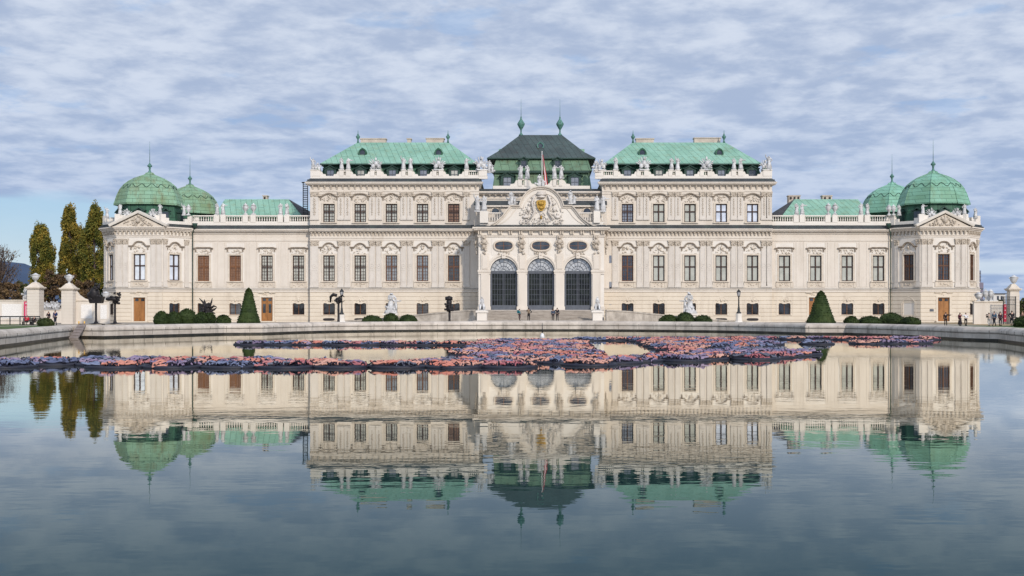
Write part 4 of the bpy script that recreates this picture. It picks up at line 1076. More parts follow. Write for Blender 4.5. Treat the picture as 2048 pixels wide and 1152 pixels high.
def oculus(M, root, k=1.0, m=None):
    mb = MB(); ring = [(.5*k*math.cos(t),.55*k*math.sin(t)) for t in [2*PI*i/16 for i in range(16)]]
    mb.slab([(-.8*k,-.75*k),(.8*k,-.75*k),(.75*k,.1*k),(.45*k,.65*k),(0,.95*k),(-.45*k,.65*k),(-.75*k,.1*k)], -.1, 1.4)
    mb.sweep(ring, [(0,-.1),(0,-.3),(-.18,-.34),(-.18,-.1)], True); mb.box(-.95*k,.95*k,-.35,1.0,-.95*k,-.75*k)
    o = mb.build('oculus', m or m_mansard, root, M)
    mb = MB(); mb.slab([(x*.9,z*.9) for x,z in ring], -.16, -.105); mb.build('pane', m_pane_dark, o, M)
def green_urn(mb, x, y, z, k=1.0):
    mb.lathe([(.28*k,0),(.2*k,.5*k),(.14*k,.75*k),(.4*k,1.2*k),(.5*k,1.5*k),(.3*k,1.62*k),(.26*k,1.8*k),(.1*k,2.1*k),(.03*k,2.9*k)], 10, (x,y,z))

def block_roof(side, ex0, ex1, rx0, rx1, dorms, urns, chims, oculi, openlast=False):
    DE, DR = 194.7, 203.0; DM = 195.0
    x0, x1 = U(ex0,DE), U(ex1,DE); zE = Z(327.0,DE)
    rf = hip('roof', m_patina, x0, x1, DE, 216.5, zE, U(rx0,DR), U(rx1,DR), DR, Z(285,DR), 208)
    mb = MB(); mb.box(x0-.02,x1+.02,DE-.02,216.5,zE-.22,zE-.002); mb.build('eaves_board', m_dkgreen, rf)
    mb = MB(); mb.frus(x0-.2,x1+.2,DM-.05,216,zc2-.2, x0+.5,x1-.5,DM+.7,215.5,zE-.22); mb.build('mansard_wall', m_mansard, rf)
    # lighter scroll cheeks between the dormers
    for i in range(len(dorms)):
        for s in (-1,1):
            cx_ = U(dorms[i],DM)+s*1.75
            mb = MB(); mb.slab([(cx_-s*-.55,zc2),(cx_-s*.45,zc2),(cx_-s*.45,zc2+.9),(cx_-s*.0,zc2+1.9),(cx_+s*.55,zc2+2.0)][::(1 if s<0 else -1)], DM+.02, DM+.55); mb.build('scroll_cheek', m_patina_lo, rf)
    for i, p in enumerate(dorms):
        dormer(T(U(p,DM), DM+.1, zc2+.02), rf, 1.0, m_pane_dark if (openlast and i == len(dorms)-1) else m_pane_curtain if i in (1,4) else m_pane_grey)
    for p in urns: mb = MB(); green_urn(mb, U(p,DR), DR, Z(285,DR)-.1, .75); mb.build('roof_urn', m_brass, rf)
    for (a, b, t) in chims:
        mb = MB(); mb.box(U(a,DR+2),U(b,DR+2),DR+1.5,DR+3,Z(290,DR),Z(t,DR+2)); mb.box(U(a,DR+2)-.12,U(b,DR+2)+.12,DR+1.4,DR+3.1,Z(t,DR+2)+.001,Z(t,DR+2)+.15); mb.build('chimney', m_chim, rf)
    for p in oculi:
        t_ = (Z(306.5,199)-zE)/(Z(285,DR)-zE); yy = DE+(DR-DE)*t_
        oculus(T(U(p,yy), yy-.5, Z(307,yy)), rf, .95)
    return rf
block_roof('left', 640, 956, 715, 898, [661,722,785,847,909], [716,896], [(722,772,279),(815,822,279),(853,888,278.5)], [726,877.5])
block_roof('right', 1208, 1524, 1265, 1451, [1255,1318,1380,1442.5,1504.5], [1266,1448], [(1272,1307,279),(1388,1440,277.5)], [1284,1437.5], True)
# parapets of the tall blocks: low walls with scrolls below the dormers, piers and short baluster runs
piersL = [(621,640),(678.5,687.5),(692,700.5),(740.5,749),(753.5,762),(803,811),(816,824.5),(865,873),(877.5,886.5),(929,937),(957,974)]
piersR = [(1190,1207),(1227,1236),(1274,1282),(1288,1297),(1337,1345),(1351,1360),(1400,1408),(1415,1424),(1463,1472),(1476,1486),(1526,1544)]
for name, prs, w0, w1 in (('left', piersL, 621, 975), ('right', piersR, 1190, 1544)):
    D = YC+.1; mb = MB(); mb.M = T(0, YC+.3, 0)
    zb, zl, zt_ = zc2-.05, Z(352,D), Z(341,D)
    mb.box(U(w0,D), U(w1,D), -.25, .25, zb, zl)
    for a, b in prs:
        mb.box(U(a,D),U(b,D),-.3,.3,zl-.002,zt_); mb.box(U(a,D)-.07,U(b,D)+.07,-.36,.36,zt_+.001,zt_+.13)
    for (a0,a1),(b0,b1) in zip(prs[:-1], prs[1:]):
        gap_ = b0-a1
        if gap_ < 10 or (gap_ < 25 and (name == 'left' and a1 > 930 or name == 'right' and a0 < 1210)): balusters(mb, U(a1,D), U(b0,D), zl, zt_, pitch=.30)
        else:
            for s, e in ((1,a1),(-1,b0)):
                X = U(e,D); mb.slab([(X,zl-.01),(X+s*.95,zl-.01),(X+s*.85,zl+.3),(X+s*.45,zl+.32),(X+s*.3,zl+.7),(X,zl+.75)][::s], -.2, .2)
    mb.build('parapet', m_white, pal)

# centre roof
DQ = 197.0
x0, x1 = U(1000,DQ), U(1162,DQ)
rz0, rz1, rz2, rz3 = Z(380,DQ), Z(342,DQ), Z(319,198.5), Z(270,206)
mb = MB(); mb.frus(U(985,DQ),U(1183,DQ),DQ-.6,219,rz0, U(990,DQ),U(1178,DQ),DQ,218.5,rz1); cr = mb.build('roof', m_patina_lo, pal)
mb = MB(); mb.box(U(984,DQ),U(1184,DQ),DQ-.55,219,rz1+.001,rz1+.14); mb.frus(U(986,DQ),U(1182,DQ),DQ-.45,218.9,rz1+.142, U(992,DQ),U(1176,DQ),DQ+1.2,218,rz2); mb.build('lower_slope', m_patina_lo, cr)
mb = MB(); mb.box(U(984,DQ)+.4,U(1184,DQ)-.4,DQ-.62,DQ-.4,rz1-.35,rz1+.0); mb.build('eaves_shadow_strip', m_dkgreen, cr)  # dark strip put in to stand for the shade under the eaves
mb = MB(); mb.box(U(974,198),U(1191,198),197.6,219.5,rz2+.002,rz2+.16)
a0,a1 = U(974,198),U(1191,198); b0,b1 = U(995,200),U(1167,200); c0,c1 = U(1040,206),U(1124,206); zz1 = Z(304,200)
mb.build('upper_eaves', m_dkgreen, cr)
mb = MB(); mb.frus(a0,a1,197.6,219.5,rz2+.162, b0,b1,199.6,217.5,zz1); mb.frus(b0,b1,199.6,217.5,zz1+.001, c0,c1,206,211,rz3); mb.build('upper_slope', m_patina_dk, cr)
for p in (1042.0, 1120.0):
    mb = MB(); X = U(p,206); zf = rz3-.05
    mb.lathe([(.45,0),(.3,.25),(.14,.45),(.12,.95),(.3,1.25),(.62,1.85),(.66,2.05),(.58,2.2),(.35,2.55),(.16,2.85),(.12,3.2),(.05,3.4)], 12, (X,206.5,zf)); mb.tube([(X,206.5,zf+3.3),(X,206.5,zf+6.3)], [.045,.015], 5)
    mb.build('finial', m_brass, cr)
oculus(T(U(1081,202), 201.4, Z(292,201.4)), cr, .8, m_brass)
for p in (1047.5,1115): dormer(T(U(p,DQ), DQ-.1, rz1+.55), cr, .72, m_pane_dark)
for p in (1015,1149.5): dormer(T(U(p,DQ), DQ-.7, rz0+.25), cr, 1.12, m_pane_grey)
for p, yy in ((1003,213),(1160,213)): mb = MB(); mb.box(U(p,yy)-.5,U(p,yy)+.8,yy,yy+2,Z(310,yy),Z(298,yy)); mb.build('chimney', m_patina, cr)
# parapet of the centre
D = DC; mb = MB(); mb.M = T(0, DC+.2, 0)
mb.box(U(986,D),U(1180,D),-.2,.2,Z(378,D)-.3,Z(371.5,D))
for a, b in ((1036,1044),(1049,1056),(1106,1113),(1118,1125)): mb.box(U(a,D),U(b,D),-.3,.3,Z(372,D),Z(357.5,D))
for a, b in ((1044,1049),(1113,1118)): balusters(mb, U(a,D),U(b,D),Z(371.5,D),Z(358,D), pitch=.3)
for X, s in ((1036,-1),(1125,1),(1056,1),(1106,-1)):
    x_ = U(X,D); mb.slab([(x_,Z(372,D)),(x_+s*1.3,Z(372,D)),(x_+s*1.2,Z(368,D)),(x_+s*.6,Z(367,D)),(x_+s*.35,Z(361,D)),(x_,Z(360,D))][::s], -.15, .15)
mb.build('parapet', m_white, pal)

# low wing roofs with their dark end slopes
def low_roof(ex0, ex1, rx0, rx1, dark, chims):
    DE, DR = 200.0, 206.0
    zE, zR = Z(434,DE), Z(398.5,DR)
    rf = hip('roof', m_patina, U(ex0,DE), U(ex1,DE), DE, 216, zE, U(rx0,DR), U(rx1,DR), DR, zR, 209)
    for (a, b, t) in chims:
        mb = MB(); mb.box(U(a,DR),U(b,DR),DR+1,DR+2.4,zR-.5,Z(t,DR)); mb.box(U(a,DR)-.1,U(b,DR)+.1,DR+.9,DR+2.5,Z(t,DR)+.001,Z(t,DR)+.14)
        ch_ = mb.build('chimney', m_chim, rf)
        mb = MB(); n = max(1,int((b-a)/7))
        for i in range(n): x = U(a+(b-a)*(i+.5)/n,DR); mb.box(x-.15,x+.15,DR+.87,DR+.9,Z(t,DR)-.55,Z(t,DR)-.15)
        mb.build('flue_opening', m_grille, ch_)
    return rf
lr = low_roof(426, 606, 450, 577, 1, [(523,531,391)])
mb = MB(); d0 = [(U(577.5,206),205.9,Z(398.3,206)),(U(624,206),205.9,Z(425,206)),(U(624,200),199.8,Z(436,200)),(U(607,200),199.9,Z(434,200))]
mb.add(d0, [(0,3,2,1)]); mb.add([(p[0],p[1]+.2,p[2]-.2) for p in d0], [(0,1,2,3)]); mb.build('slate_slope', m_slate, lr)
lr = low_roof(1562, 1745, 1589, 1716, 0, [(1580,1603,391),(1648,1667,391)])
mb = MB(); d0 = [(U(1588.5,206),205.9,Z(398.3,206)),(U(1541,206),205.9,Z(428,206)),(U(1541,200),199.8,Z(436,200)),(U(1561,200),199.9,Z(434,200))]
mb.add(d0, [(0,1,2,3)]); mb.add([(p[0],p[1]+.2,p[2]-.2) for p in d0], [(0,3,2,1)]); mb.build('slate_slope', m_slate, lr)
# fire ladder on the left flank, down-pipes
mb = MB(); X = U(611,199)
for xx in (X-.4, X+.35): mb.box(xx-.06,xx+.06,199,199.12,Z(432,199),Z(366,199))
for k in range(18): zz_ = Z(432,199)+k*.3; mb.box(X-.4,X+.35,199.02,199.1,zz_,zz_+.12)
mb.box(X-.55,X+.9,198.5,199.5,Z(366,199),Z(364.5,199)); mb.build('roof_ladder', m_iron, pal)
for px, D in ((385.5,193.6),(1781,193.6)):
    mb = MB(); X = U(px,D); mb.tube([(X,D,GZ),(X,D,Z(470,D)),(X+(-.35 if px<1000 else .35)*0,D-.1,Z(466,D)),(X+(.5 if px < 1000 else -.5),D-.6,Z(455,D))], .08, 8); mb.lathe([(.18,0),(.4,.5),(.45,.8)], 8, (X+(.5 if px < 1000 else -.5),D-.6,Z(457,D))); mb.build('downpipe', m_dkgreen, pal)
for py0, py1 in ((511,526),(563.5,577),(602,613)): mb = MB(); mb.box(U(1218.5),U(1223),YC-.06,YC+.02,Z(py1),Z(py0)); mb.build('slit_window', m_pane_grey, pal)
mb = MB(); mb.box(U(1859,YF),U(1867,YF),YF-.1,YF-.03,Z(623,YF),Z(618,YF)); mb.build('wall_plaque', m_steel, pal)

# ------------------------------------------------------------------ figures (skin modifier)
def skin(verts, edges, rad, name='t', sub=1, root=0):
    me = bpy.data.meshes.new(name); me.from_pydata(verts, edges, [])
    o = bpy.data.objects.new(name, me); col.objects.link(o)
    o.modifiers.new('s', 'SKIN'); sd = me.skin_vertices[0].data
    for i, r_ in enumerate(rad):
        r2 = r_ if isinstance(r_, tuple) else (r_, r_); sd[i].radius = r2; sd[i].use_root = (i == root)
    if sub: m_ = o.modifiers.new('u', 'SUBSURF'); m_.levels = sub; m_.render_levels = sub
    dg = bpy.context.evaluated_depsgraph_get(); dg.update()
    ev = o.evaluated_get(dg); m2 = ev.to_mesh()
    vs = [tuple(v.co) for v in m2.vertices]; fs = [tuple(p.vertices) for p in m2.polygons]
    ev.to_mesh_clear(); bpy.data.objects.remove(o); bpy.data.meshes.remove(me)
    return vs, fs
def pose(h=1.72, lean=0, arms=('down','down'), stride=.12, sit=False, wide=1.0):
    k = h/1.72
    J = {'pel':(0,0,.95),'wai':(0,0,1.12),'che':(0,-lean*.4,1.34),'nek':(0,-lean*.5,1.50),'hea':(0,-lean*.6-.01,1.60),'top':(0,-lean*.6,1.70)}
    for s, n in ((-1,'l'),(1,'r')):
        st = stride*s
        J['hip'+n] = (s*.10,0,.90); J['kne'+n] = (s*.11,-st*.5-.02,.50); J['ank'+n] = (s*.11,st*.6,.10); J['toe'+n] = (s*.13,st*.6-.16,.04)
        if sit: J['kne'+n] = (s*.13,-.42,.95); J['ank'+n] = (s*.13,-.45,.5); J['toe'+n] = (s*.13,-.6,.46)
        J['sho'+n] = (s*.19*wide,-lean*.45,1.43)
        a = arms[0 if s < 0 else 1]
        if a == 'down': J['elb'+n] = (s*.25,.03-lean*.3,1.15); J['wri'+n] = (s*.24,-.06-lean*.2,.90); J['han'+n]=(s*.235,-.09,.80)
        elif a == 'out': J['elb'+n] = (s*.42,-.05,1.36); J['wri'+n] = (s*.66,-.10,1.40); J['han'+n]=(s*.76,-.11,1.41)
        elif a == 'up': J['elb'+n] = (s*.40,-.04,1.60); J['wri'+n] = (s*.40,-.10,1.86); J['han'+n]=(s*.40,-.12,1.96)
        elif a == 'face': J['elb'+n] = (s*.27,-.16,1.25); J['wri'+n] = (s*.12,-.28,1.48); J['han'+n]=(s*.07,-.30,1.56)
        elif a == 'fold': J['elb'+n] = (s*.27,-.05,1.15); J['wri'+n] = (s*.06,-.22,1.16); J['han'+n]=(-s*.03,-.24,1.18)
        elif a == 'hip': J['elb'+n] = (s*.40,.05,1.18); J['wri'+n] = (s*.22,-.08,1.02); J['han'+n]=(s*.16,-.1,.98)
    return {q: (x*k, y*k, z*k) for q, (x,y,z) in J.items()}, k
BODY_E = [('pel','wai'),('wai','che'),('che','nek'),('nek','hea'),('hea','top')]
for n in 'lr': BODY_E += [('pel','hip'+n),('hip'+n,'kne'+n),('kne'+n,'ank'+n),('ank'+n,'toe'+n),('che','sho'+n),('sho'+n,'elb'+n),('elb'+n,'wri'+n),('wri'+n,'han'+n)]
RAD = {'pel':(.15,.11),'wai':(.13,.095),'che':(.16,.11),'nek':.055,'hea':(.085,.10),'top':(.06,.07),'hip':.09,'kne':.06,'ank':.042,'toe':.035,'sho':.06,'elb':.045,'wri':.03,'han':.032}
def skel(J, k, names, edges, grow=0.0, over={}):
    idx = {n:i for i,n in enumerate(names)}
    rad = []
    for n in names:
        b = over.get(n, over.get(n[:3], RAD.get(n, RAD.get(n[:3]))))
        b = b if isinstance(b, tuple) else (b, b); rad.append(((b[0]+grow)*k, (b[1]+grow)*k))
    return skin([J[n] for n in names], [(idx[a],idx[b]) for a,b in edges if a in idx and b in idx], rad)
def fingers(mb, J, k, n):
    w_ = Vector(J['wri'+n]); h_ = Vector(J['han'+n]); d = (h_-w_).normalized(); side = d.cross(Vector((0,1,0)))
    if side.length < .1: side = Vector((1,0,0))
    side.normalize(); nrm = d.cross(side)
    for i, l in enumerate((.07,.085,.08,.06)):
        b = h_ + side*(i-1.5)*.019*k; mb.tube([b, b+d*l*.6*k+nrm*.008*k, b+d*l*k+nrm*.03*k], [.009*k,.0085*k,.007*k], 5)
    b = w_+(h_-w_)*.5+side*.03*k; mb.tube([b, b+side*.03*k+d*.03*k, b+side*.03*k+d*.065*k], [.011*k,.01*k,.008*k], 5)
ALL = ['pel','wai','che','nek','hea','top'] + [a+n for n in 'lr' for a in ('hip','kne','ank','toe','sho','elb','wri','han')]
flatmats = {}
def fm_(c, nm='cloth'):
    if c not in flatmats: flatmats[c] = mat(nm, c, tuple(x*.75 for x in c), 9, .85)
    return flatmats[c]
m_skin = mat('skin', (.50,.31,.23), (.45,.27,.2), 8, .6)
def person(x, y, z, label, coat, legs, hair, h=1.70, rz=0.0, arms=('down','down'), stride=.12, skirt=None, long=False, bag=None, sit=False, lean=0.0):
    root = thing('person', (x,y,z), label, 'person', None, rz); M = WM[root.name]
    J, k = pose(h, lean, arms, stride, sit)
    if sit: M = M @ T(0,0,-.45*k)
    mb = MB(); vs, fs = skel(J, k, ALL, BODY_E, -.008); mb.add(vs, fs, None, True)
    hd = Vector(J['hea']); mb.ell(hd+Vector((0,-.10*k,-.01)), (.014*k,.022*k,.022*k))
    for s in (-1,1): mb.ell(hd+Vector((s*.095*k,0,-.005)), (.012,.025,.035)); mb.ell(hd+Vector((s*.033*k,-.092*k,.02)), (.012,.008,.008))
    mb.ell(hd+Vector((0,-.09*k,-.055*k)), (.028*k,.012*k,.009*k))
    for n in 'lr': fingers(mb, J, k, n)
    mb.build('body', m_skin, root, M)
    mb = MB(); nm = ['pel','wai','che']+[a+n for n in 'lr' for a in ('sho','elb','wri')]
    J2 = dict(J); ed = [e for e in BODY_E if e[0] in nm and e[1] in nm]
    if long: J2['hem'] = (0,.02,.62*k); nm = ['hem']+nm; ed = ed+[('hem','pel')]
    vs, fs = skel(J2, k, nm, ed, .018, {'hem':(.20,.16),'wri':.04}); mb.add(vs, fs, None, True); mb.build('coat', fm_(coat), root, M)
    if skirt:
        mb = MB(); mb.lathe([(.30*k,.18*k),(.27*k,.4*k),(.19*k,.85*k),(.14*k,1.05*k)], 12, (0,0,0), sy=.8); mb.build('skirt', fm_(skirt), root, M)
    mb = MB()
    nm = ['pel']+[a+n for n in 'lr' for a in ('hip','kne','ank')]; vs, fs = skel(J, k, nm, [e for e in BODY_E if e[0] in nm and e[1] in nm], .012, {'pel':(.14,.10)}); mb.add(vs, fs, None, True); mb.build('trousers', fm_(legs), root, M)
    mb = MB()
    for n in 'lr':
        a = Vector(J['ank'+n]); b = Vector(J['toe'+n]); mb.tube([a+Vector((0,.04,-.02)),(a+b)/2,b], [.05*k,.05*k,.04*k], 6)
    mb.build('shoes', fm_((.02,.018,.018)), root, M)
    mb = MB(); mb.ell(hd+Vector((0,.025*k,.035*k)), (.105*k,.115*k,.11*k))
    if hair[1]: mb.ell(hd+Vector((0,.07*k,-.10*k)), (.095*k,.07*k,.19*k))
    mb.build('hair', fm_(hair[0]), root, M)
    if bag:
        mb = MB(); mb.box(-.16,.16,.12,.30,1.02,1.45); mb.ell((0,.24,1.25),(.17,.12,.24)); mb.build('backpack', fm_(bag), root, M)
    return root

DK = (.018,.016,.02)
DSt = 167.0
def pxp(px, D): return U(px, D)
person(pxp(1039,DSt), DSt, .62, 'person in a teal coat standing alone on the left of the steps', (.02,.16,.19), (.05,.03,.035), ((.05,.03,.02),False), 1.62, 1.2, ('fold','down'), .1, long=False, bag=(.02,.14,.17))
person(pxp(1057.5,DSt), DSt, .62, 'person in a dark coat with raised arms photographing the portico', (.022,.025,.022), DK, ((.02,.015,.012),False), 1.76, PI, ('hip','face'), .06, long=True, bag=(.20,.15,.10))
person(pxp(1106,DSt), DSt, .62, 'person with long brown hair in a blue jacket beside a taller companion on the steps', (.03,.06,.11), DK, ((.13,.07,.04),True), 1.64, PI, ('down','down'), .06)
person(pxp(1114.5,DSt), DSt, .62, 'person in a black jacket on the steps, right of the long-haired companion', (.014,.016,.024), DK, ((.015,.012,.01),False), 1.78, PI*.9, ('down','hip'), .08)
RP = 146.0
person(pxp(1891.5,RP), RP, GZ, 'person in black reaching one arm out in front of the brown pavilion door', DK, DK, ((.012,.01,.01),True), 1.66, -.4, ('down','out'), .1)
person(pxp(1920,RP), RP, GZ, 'person in a long dark red and black dress near the white-topped friend', (.09,.015,.03), DK, ((.02,.012,.012),True), 1.62, .3, ('down','out'), .05, skirt=(.02,.016,.02))
person(pxp(1931.5,RP), RP, GZ, 'person in a white top and black trousers holding out an arm', (.72,.72,.76), DK, ((.02,.015,.012),False), 1.60, .3, ('out','hip'), .12)
person(pxp(1978,RP-1), RP-1, GZ, 'person in pale clothes with a dark backpack pointing left by the gate wall', (.40,.32,.27), (.40,.38,.37), ((.03,.02,.018),False), 1.62, .5, ('out','down'), .16, bag=(.03,.02,.03))
person(pxp(1988.5,RP), RP, GZ, 'person in a blue jacket walking with a large black backpack', (.08,.13,.20), (.02,.025,.04), ((.04,.028,.02),False), 1.78, -.7, ('down','down'), .30, bag=(.015,.015,.02))
person(pxp(2000.5,RP), RP, GZ, 'person in a dark plum coat standing in front of the red gate banner', (.05,.015,.03), DK, ((.015,.012,.012),True), 1.76, .2, ('down','down'), .06, long=True)
person(pxp(2024,RP-2), RP-2, GZ, 'person in a black coat at the foot of the gate pillar', DK, DK, ((.012,.01,.01),False), 1.86, .0, ('hip','down'), .1, long=True)
person(pxp(2045,152), 152, GZ, 'person with fair hair in a brown coat beyond the gate pillar', (.13,.08,.06), (.05,.04,.04), ((.30,.20,.11),True), 1.75, .5, ('down','fold'), .1)
LP = 155.0
person(pxp(97,LP), LP, GZ+.1, 'person in black with a white bag walking beside the one in blue', DK, DK, ((.02,.015,.012),True), 1.66, -.3, ('fold','down'), .16)
person(pxp(110.5,LP-3), LP-3, GZ, 'tall person in a dark blue jacket behind the round low shrub', (.015,.03,.10), (.014,.016,.03), ((.05,.03,.02),False), 1.90, -.1, ('down','fold'), .14)

# ------------------------------------------------------------------ stone figures
def statue_mesh(kind, seed):
    r = random.Random(seed); mb = MB()
    a = [('up','hip'),('hip','down'),('fold','down'),('down','out'),('face','hip')][kind % 5]
    J, k = pose(1.9, .05*(seed % 3), a, .10*(1 if seed % 2 else -1), False, 1.05)
    vs, fs = skel(J, k, ALL, BODY_E, .03); mb.add(vs, fs, None, True)
    pr = [(.30,.02),(.32,.25),(.26,.6),(.21,.95),(.20,1.1)]
    n0 = len(mb.v); mb.lathe([(q*k, z_*k) for q, z_ in pr], 14, (0,.02,0), sy=.8)
    for i in range(n0, len(mb.v)):
        x, y, z = mb.v[i]; f = 1+.16*math.sin(7*math.atan2(y,x)+z*3); mb.v[i] = (x*f, y*f, z)
    for i in range(9): t_ = i/8; mb.ell((.26*math.cos(2.2*t_+seed), .12*math.sin(3*t_), (.5+1.0*t_)*k), (.12,.1,.15), (r.uniform(-1,1),)*3)
    mb.ell((J['hea'][0],0.03,J['hea'][2]+.04),(.12,.13,.13))
    mb.box(-.36,.36,-.3,.3,-.14,.03)
    return mb
def trophy_mesh(seed):
    r = random.Random(seed); mb = MB(); mb.box(-.75,.75,-.35,.35,-.14,.05)
    mb.ell((0,0,.9),(.38,.3,.55)); mb.ell((0,-.05,1.62),(.19,.2,.24)); mb.ell((0,0,1.86),(.12,.16,.12))
    mb.ell((-.42,-.1,.5),(.36,.15,.45),(0,.3,0)); mb.ell((.42,-.1,.5),(.36,.15,.45),(0,-.3,0))
    for i in range(9):
        a = -1.25+2.5*i/8+r.uniform(-.08,.08); l = r.uniform(1.25,1.75)
        mb.tube([(.2*math.sin(a),.1,.5),(l*.6*math.sin(a),.12,.5+l*.55*math.cos(a)+.1),(l*math.sin(a)*.82,.1,.45+l*math.cos(a)*.9)], [.05,.1,.03+.05*(i % 2)], 5)
    for i in range(16): mb.ell((r.uniform(-.75,.75),r.uniform(-.2,.1),r.uniform(.1,.7)), (.18,.14,.13), (0,r.uniform(-1,1),0))
    return mb
def group_mesh(seed):                 # figure with a child and drapery
    mb = statue_mesh(seed, seed); m2 = statue_mesh(seed+2, seed+1)
    n = len(mb.v); mb.v += [(x*.62+.52, y*.62-.15, z*.62) for x,y,z in m2.v]; mb.f += [tuple(i+n for i in f) for f in m2.f]; mb.sm += m2.sm
    r = random.Random(seed)
    for i in range(12): mb.ell((r.uniform(-.7,.8),r.uniform(-.2,.15),r.uniform(.1,.9)), (.2,.16,.18), (0,r.uniform(-1,1),0))
    return mb
def urn_mesh(k=1.0):
    mb = MB(); mb.box(-.3,.3,-.3,.3,-.1,.14)
    mb.lathe([(.24,.14),(.12,.3),(.12,.42),(.32,.72),(.44,1.05),(.42,1.3),(.30,1.42),(.42,1.52),(.44,1.6),(.2,1.72),(.12,1.86),(.04,1.98)], 12)
    for s in (-1,1): mb.tube([(s*.3,0,1.4),(s*.58,0,1.3),(s*.5,0,1.0),(s*.38,0,.92)], .05, 5)
    return mb
SM_ = [statue_mesh(i, i*3+1).mesh('roof_statue', m_stone) for i in range(5)]
TM_ = [trophy_mesh(s).mesh('trophy_sculpture', m_stone) for s in (5, 6)]
GM_ = [group_mesh(s).mesh('figure_group', m_stone) for s in (1, 2)]
UM_ = urn_mesh().mesh('stone_urn', m_stone)
def ornament(kind, px, py_base, D, k, label, group, i=0, rz=0.0, y=None):
    me, nm, cat = {'s': (SM_[i % 5],'roof_statue','statue'), 't': (TM_[i % 2],'trophy_sculpture','sculpture'), 'g': (GM_[i % 2],'figure_group','sculpture'), 'u': (UM_,'stone_urn','urn')}[kind]
    o = bpy.data.objects.new(nm, me)
    put(o, None, T(U(px,D), y or D, Z(py_base,D)+.14*k) @ Matrix.Rotation(rz,4,'Z') @ Matrix.Diagonal((k,k,k,1)))
    return tag(o, label, cat, group)
ords = ['first','second','third','fourth','fifth','sixth','seventh','eighth','ninth','tenth','eleventh','twelfth']
D = YC+.3
gL = 'stone figures on the parapet of the left tall block'; gR = 'stone figures on the parapet of the right tall block'
left_seq = [('s',626,.95,'small helmeted figure on the far left corner pier of the left tall block'),
 ('t',635,.62,'low trophy pile beside the corner figure at the left end of the left tall block'),
 ('s',683,1.0,'standing statue left of the pair above the gap between first and second left-block windows'),
 ('s',696.5,.98,'standing statue right of the pair above the gap between first and second left-block windows'),
 ('t',751.5,1.02,'spiky trophy sculpture over the gap between second and third left-block windows'),
 ('s',807,1.02,'standing statue left of the pair in the middle of the left tall block parapet'),
 ('s',821,.98,'standing statue right of the pair in the middle of the left tall block parapet'),
 ('t',877,1.05,'spiky trophy sculpture over the gap between fourth and fifth left-block windows'),
 ('s',933,.98,'single statue left of the short baluster run near the centre roof'),
 ('t',962,1.1,'large trophy pile at the right end of the left tall block parapet'),
 ('g',979,1.0,'seated stone group spilling down from the left tall block towards the pediment')]
right_seq = [('g',1193,1.0,'stone group at the left end of the right tall block, closest to the centre roof'),
 ('t',1203,.9,'trophy pile just right of the stone group by the centre roof'),
 ('s',1231.5,1.05,'single statue right of the short baluster run on the right tall block'),
 ('t',1288,1.1,'broad trophy sculpture over the gap between first and second right-block windows'),
 ('s',1343,.98,'standing statue left of the pair in the middle of the right tall block parapet'),
 ('s',1355.5,1.0,'standing statue right of the pair in the middle of the right tall block parapet'),
 ('t',1413,1.08,'leaning trophy sculpture over the gap between third and fourth right-block windows'),
 ('s',1468,.98,'standing statue left of the pair near the right end of the right tall block'),
 ('s',1481.5,1.0,'standing statue right of the pair near the right end of the right tall block'),
 ('t',1530,.85,'low trophy pile near the right corner of the right tall block'),
 ('s',1538,1.15,'tall figure on the far right corner pier of the right tall block')]
for seq, gr in ((left_seq, gL), (right_seq, gR)):
    for i, (k_, px, s_, lab) in enumerate(seq):
        ornament(k_, px, 341 if k_ != 'g' else 346, D, s_, lab, gr, i, [0,.4,-.3,.2][i % 4], YC+.3)
for i, (px, lab) in enumerate(((1041,'leftmost of the four statues in front of the centre roof'),(1054.5,'second statue from the left in front of the centre roof, arm stretched out'),(1109,'third statue from the left in front of the centre roof'),(1122.5,'rightmost of the four statues in front of the centre roof'))):
    ornament('s', px, 357.5, DC, 1.08, lab, 'statues in front of the centre roof', i+1, .2*(i-1))
ornament('g', 1079, 375, YP+.6, 1.0, 'stone globe and putti group at the very top of the curved pediment', 'sculptures on the curved pediment', 1)
ornament('g', 1023, 410, YP+.6, 1.02, 'seated stone figure on the left shoulder of the curved pediment', 'sculptures on the curved pediment', 0)
ornament('g', 1141, 408, YP+.6, 1.05, 'seated stone figure on the right shoulder of the curved pediment', 'sculptures on the curved pediment', 1, .3)
for i, (px, lab) in enumerate(((955,'outer statue on the balcony pedestal left of the curved pediment'),(968,'inner statue on the balcony pedestal left of the curved pediment'),(1194,'inner statue on the balcony pedestal right of the curved pediment'),(1206,'outer statue on the balcony pedestal right of the curved pediment'))):
    ornament('s', px, 424, YP+3, 1.25, lab, 'statues beside the curved pediment', i)
wl = [('s',434,'left statue of the pair at the dome end of the left wing balustrade'),('s',446,'right statue of the pair at the dome end of the left wing balustrade'),('u',491,'left urn of the pair in the middle of the left wing balustrade'),('u',507,'right urn of the pair in the middle of the left wing balustrade'),('s',561,'left statue of the pair near the ladder end of the left wing balustrade'),('s',574,'right statue of the pair near the ladder end of the left wing balustrade')]
wr = [('s',1593,'left statue of the pair near the tall block on the right wing balustrade'),('s',1604.5,'right statue of the pair near the tall block on the right wing balustrade'),('u',1656.5,'left urn of the pair in the middle of the right wing balustrade'),('u',1670,'right urn of the pair in the middle of the right wing balustrade'),('s',1722,'left statue of the pair at the dome end of the right wing balustrade'),('s',1735,'right statue of the pair at the dome end of the right wing balustrade')]
for seq, gr in ((wl,'ornaments along the left wing balustrade'),(wr,'ornaments along the right wing balustrade')):
    for i, (k_, px, lab) in enumerate(seq): ornament(k_, px, 430.5, YW+.25, .95, lab, gr, i+2, .3*((i%3)-1))
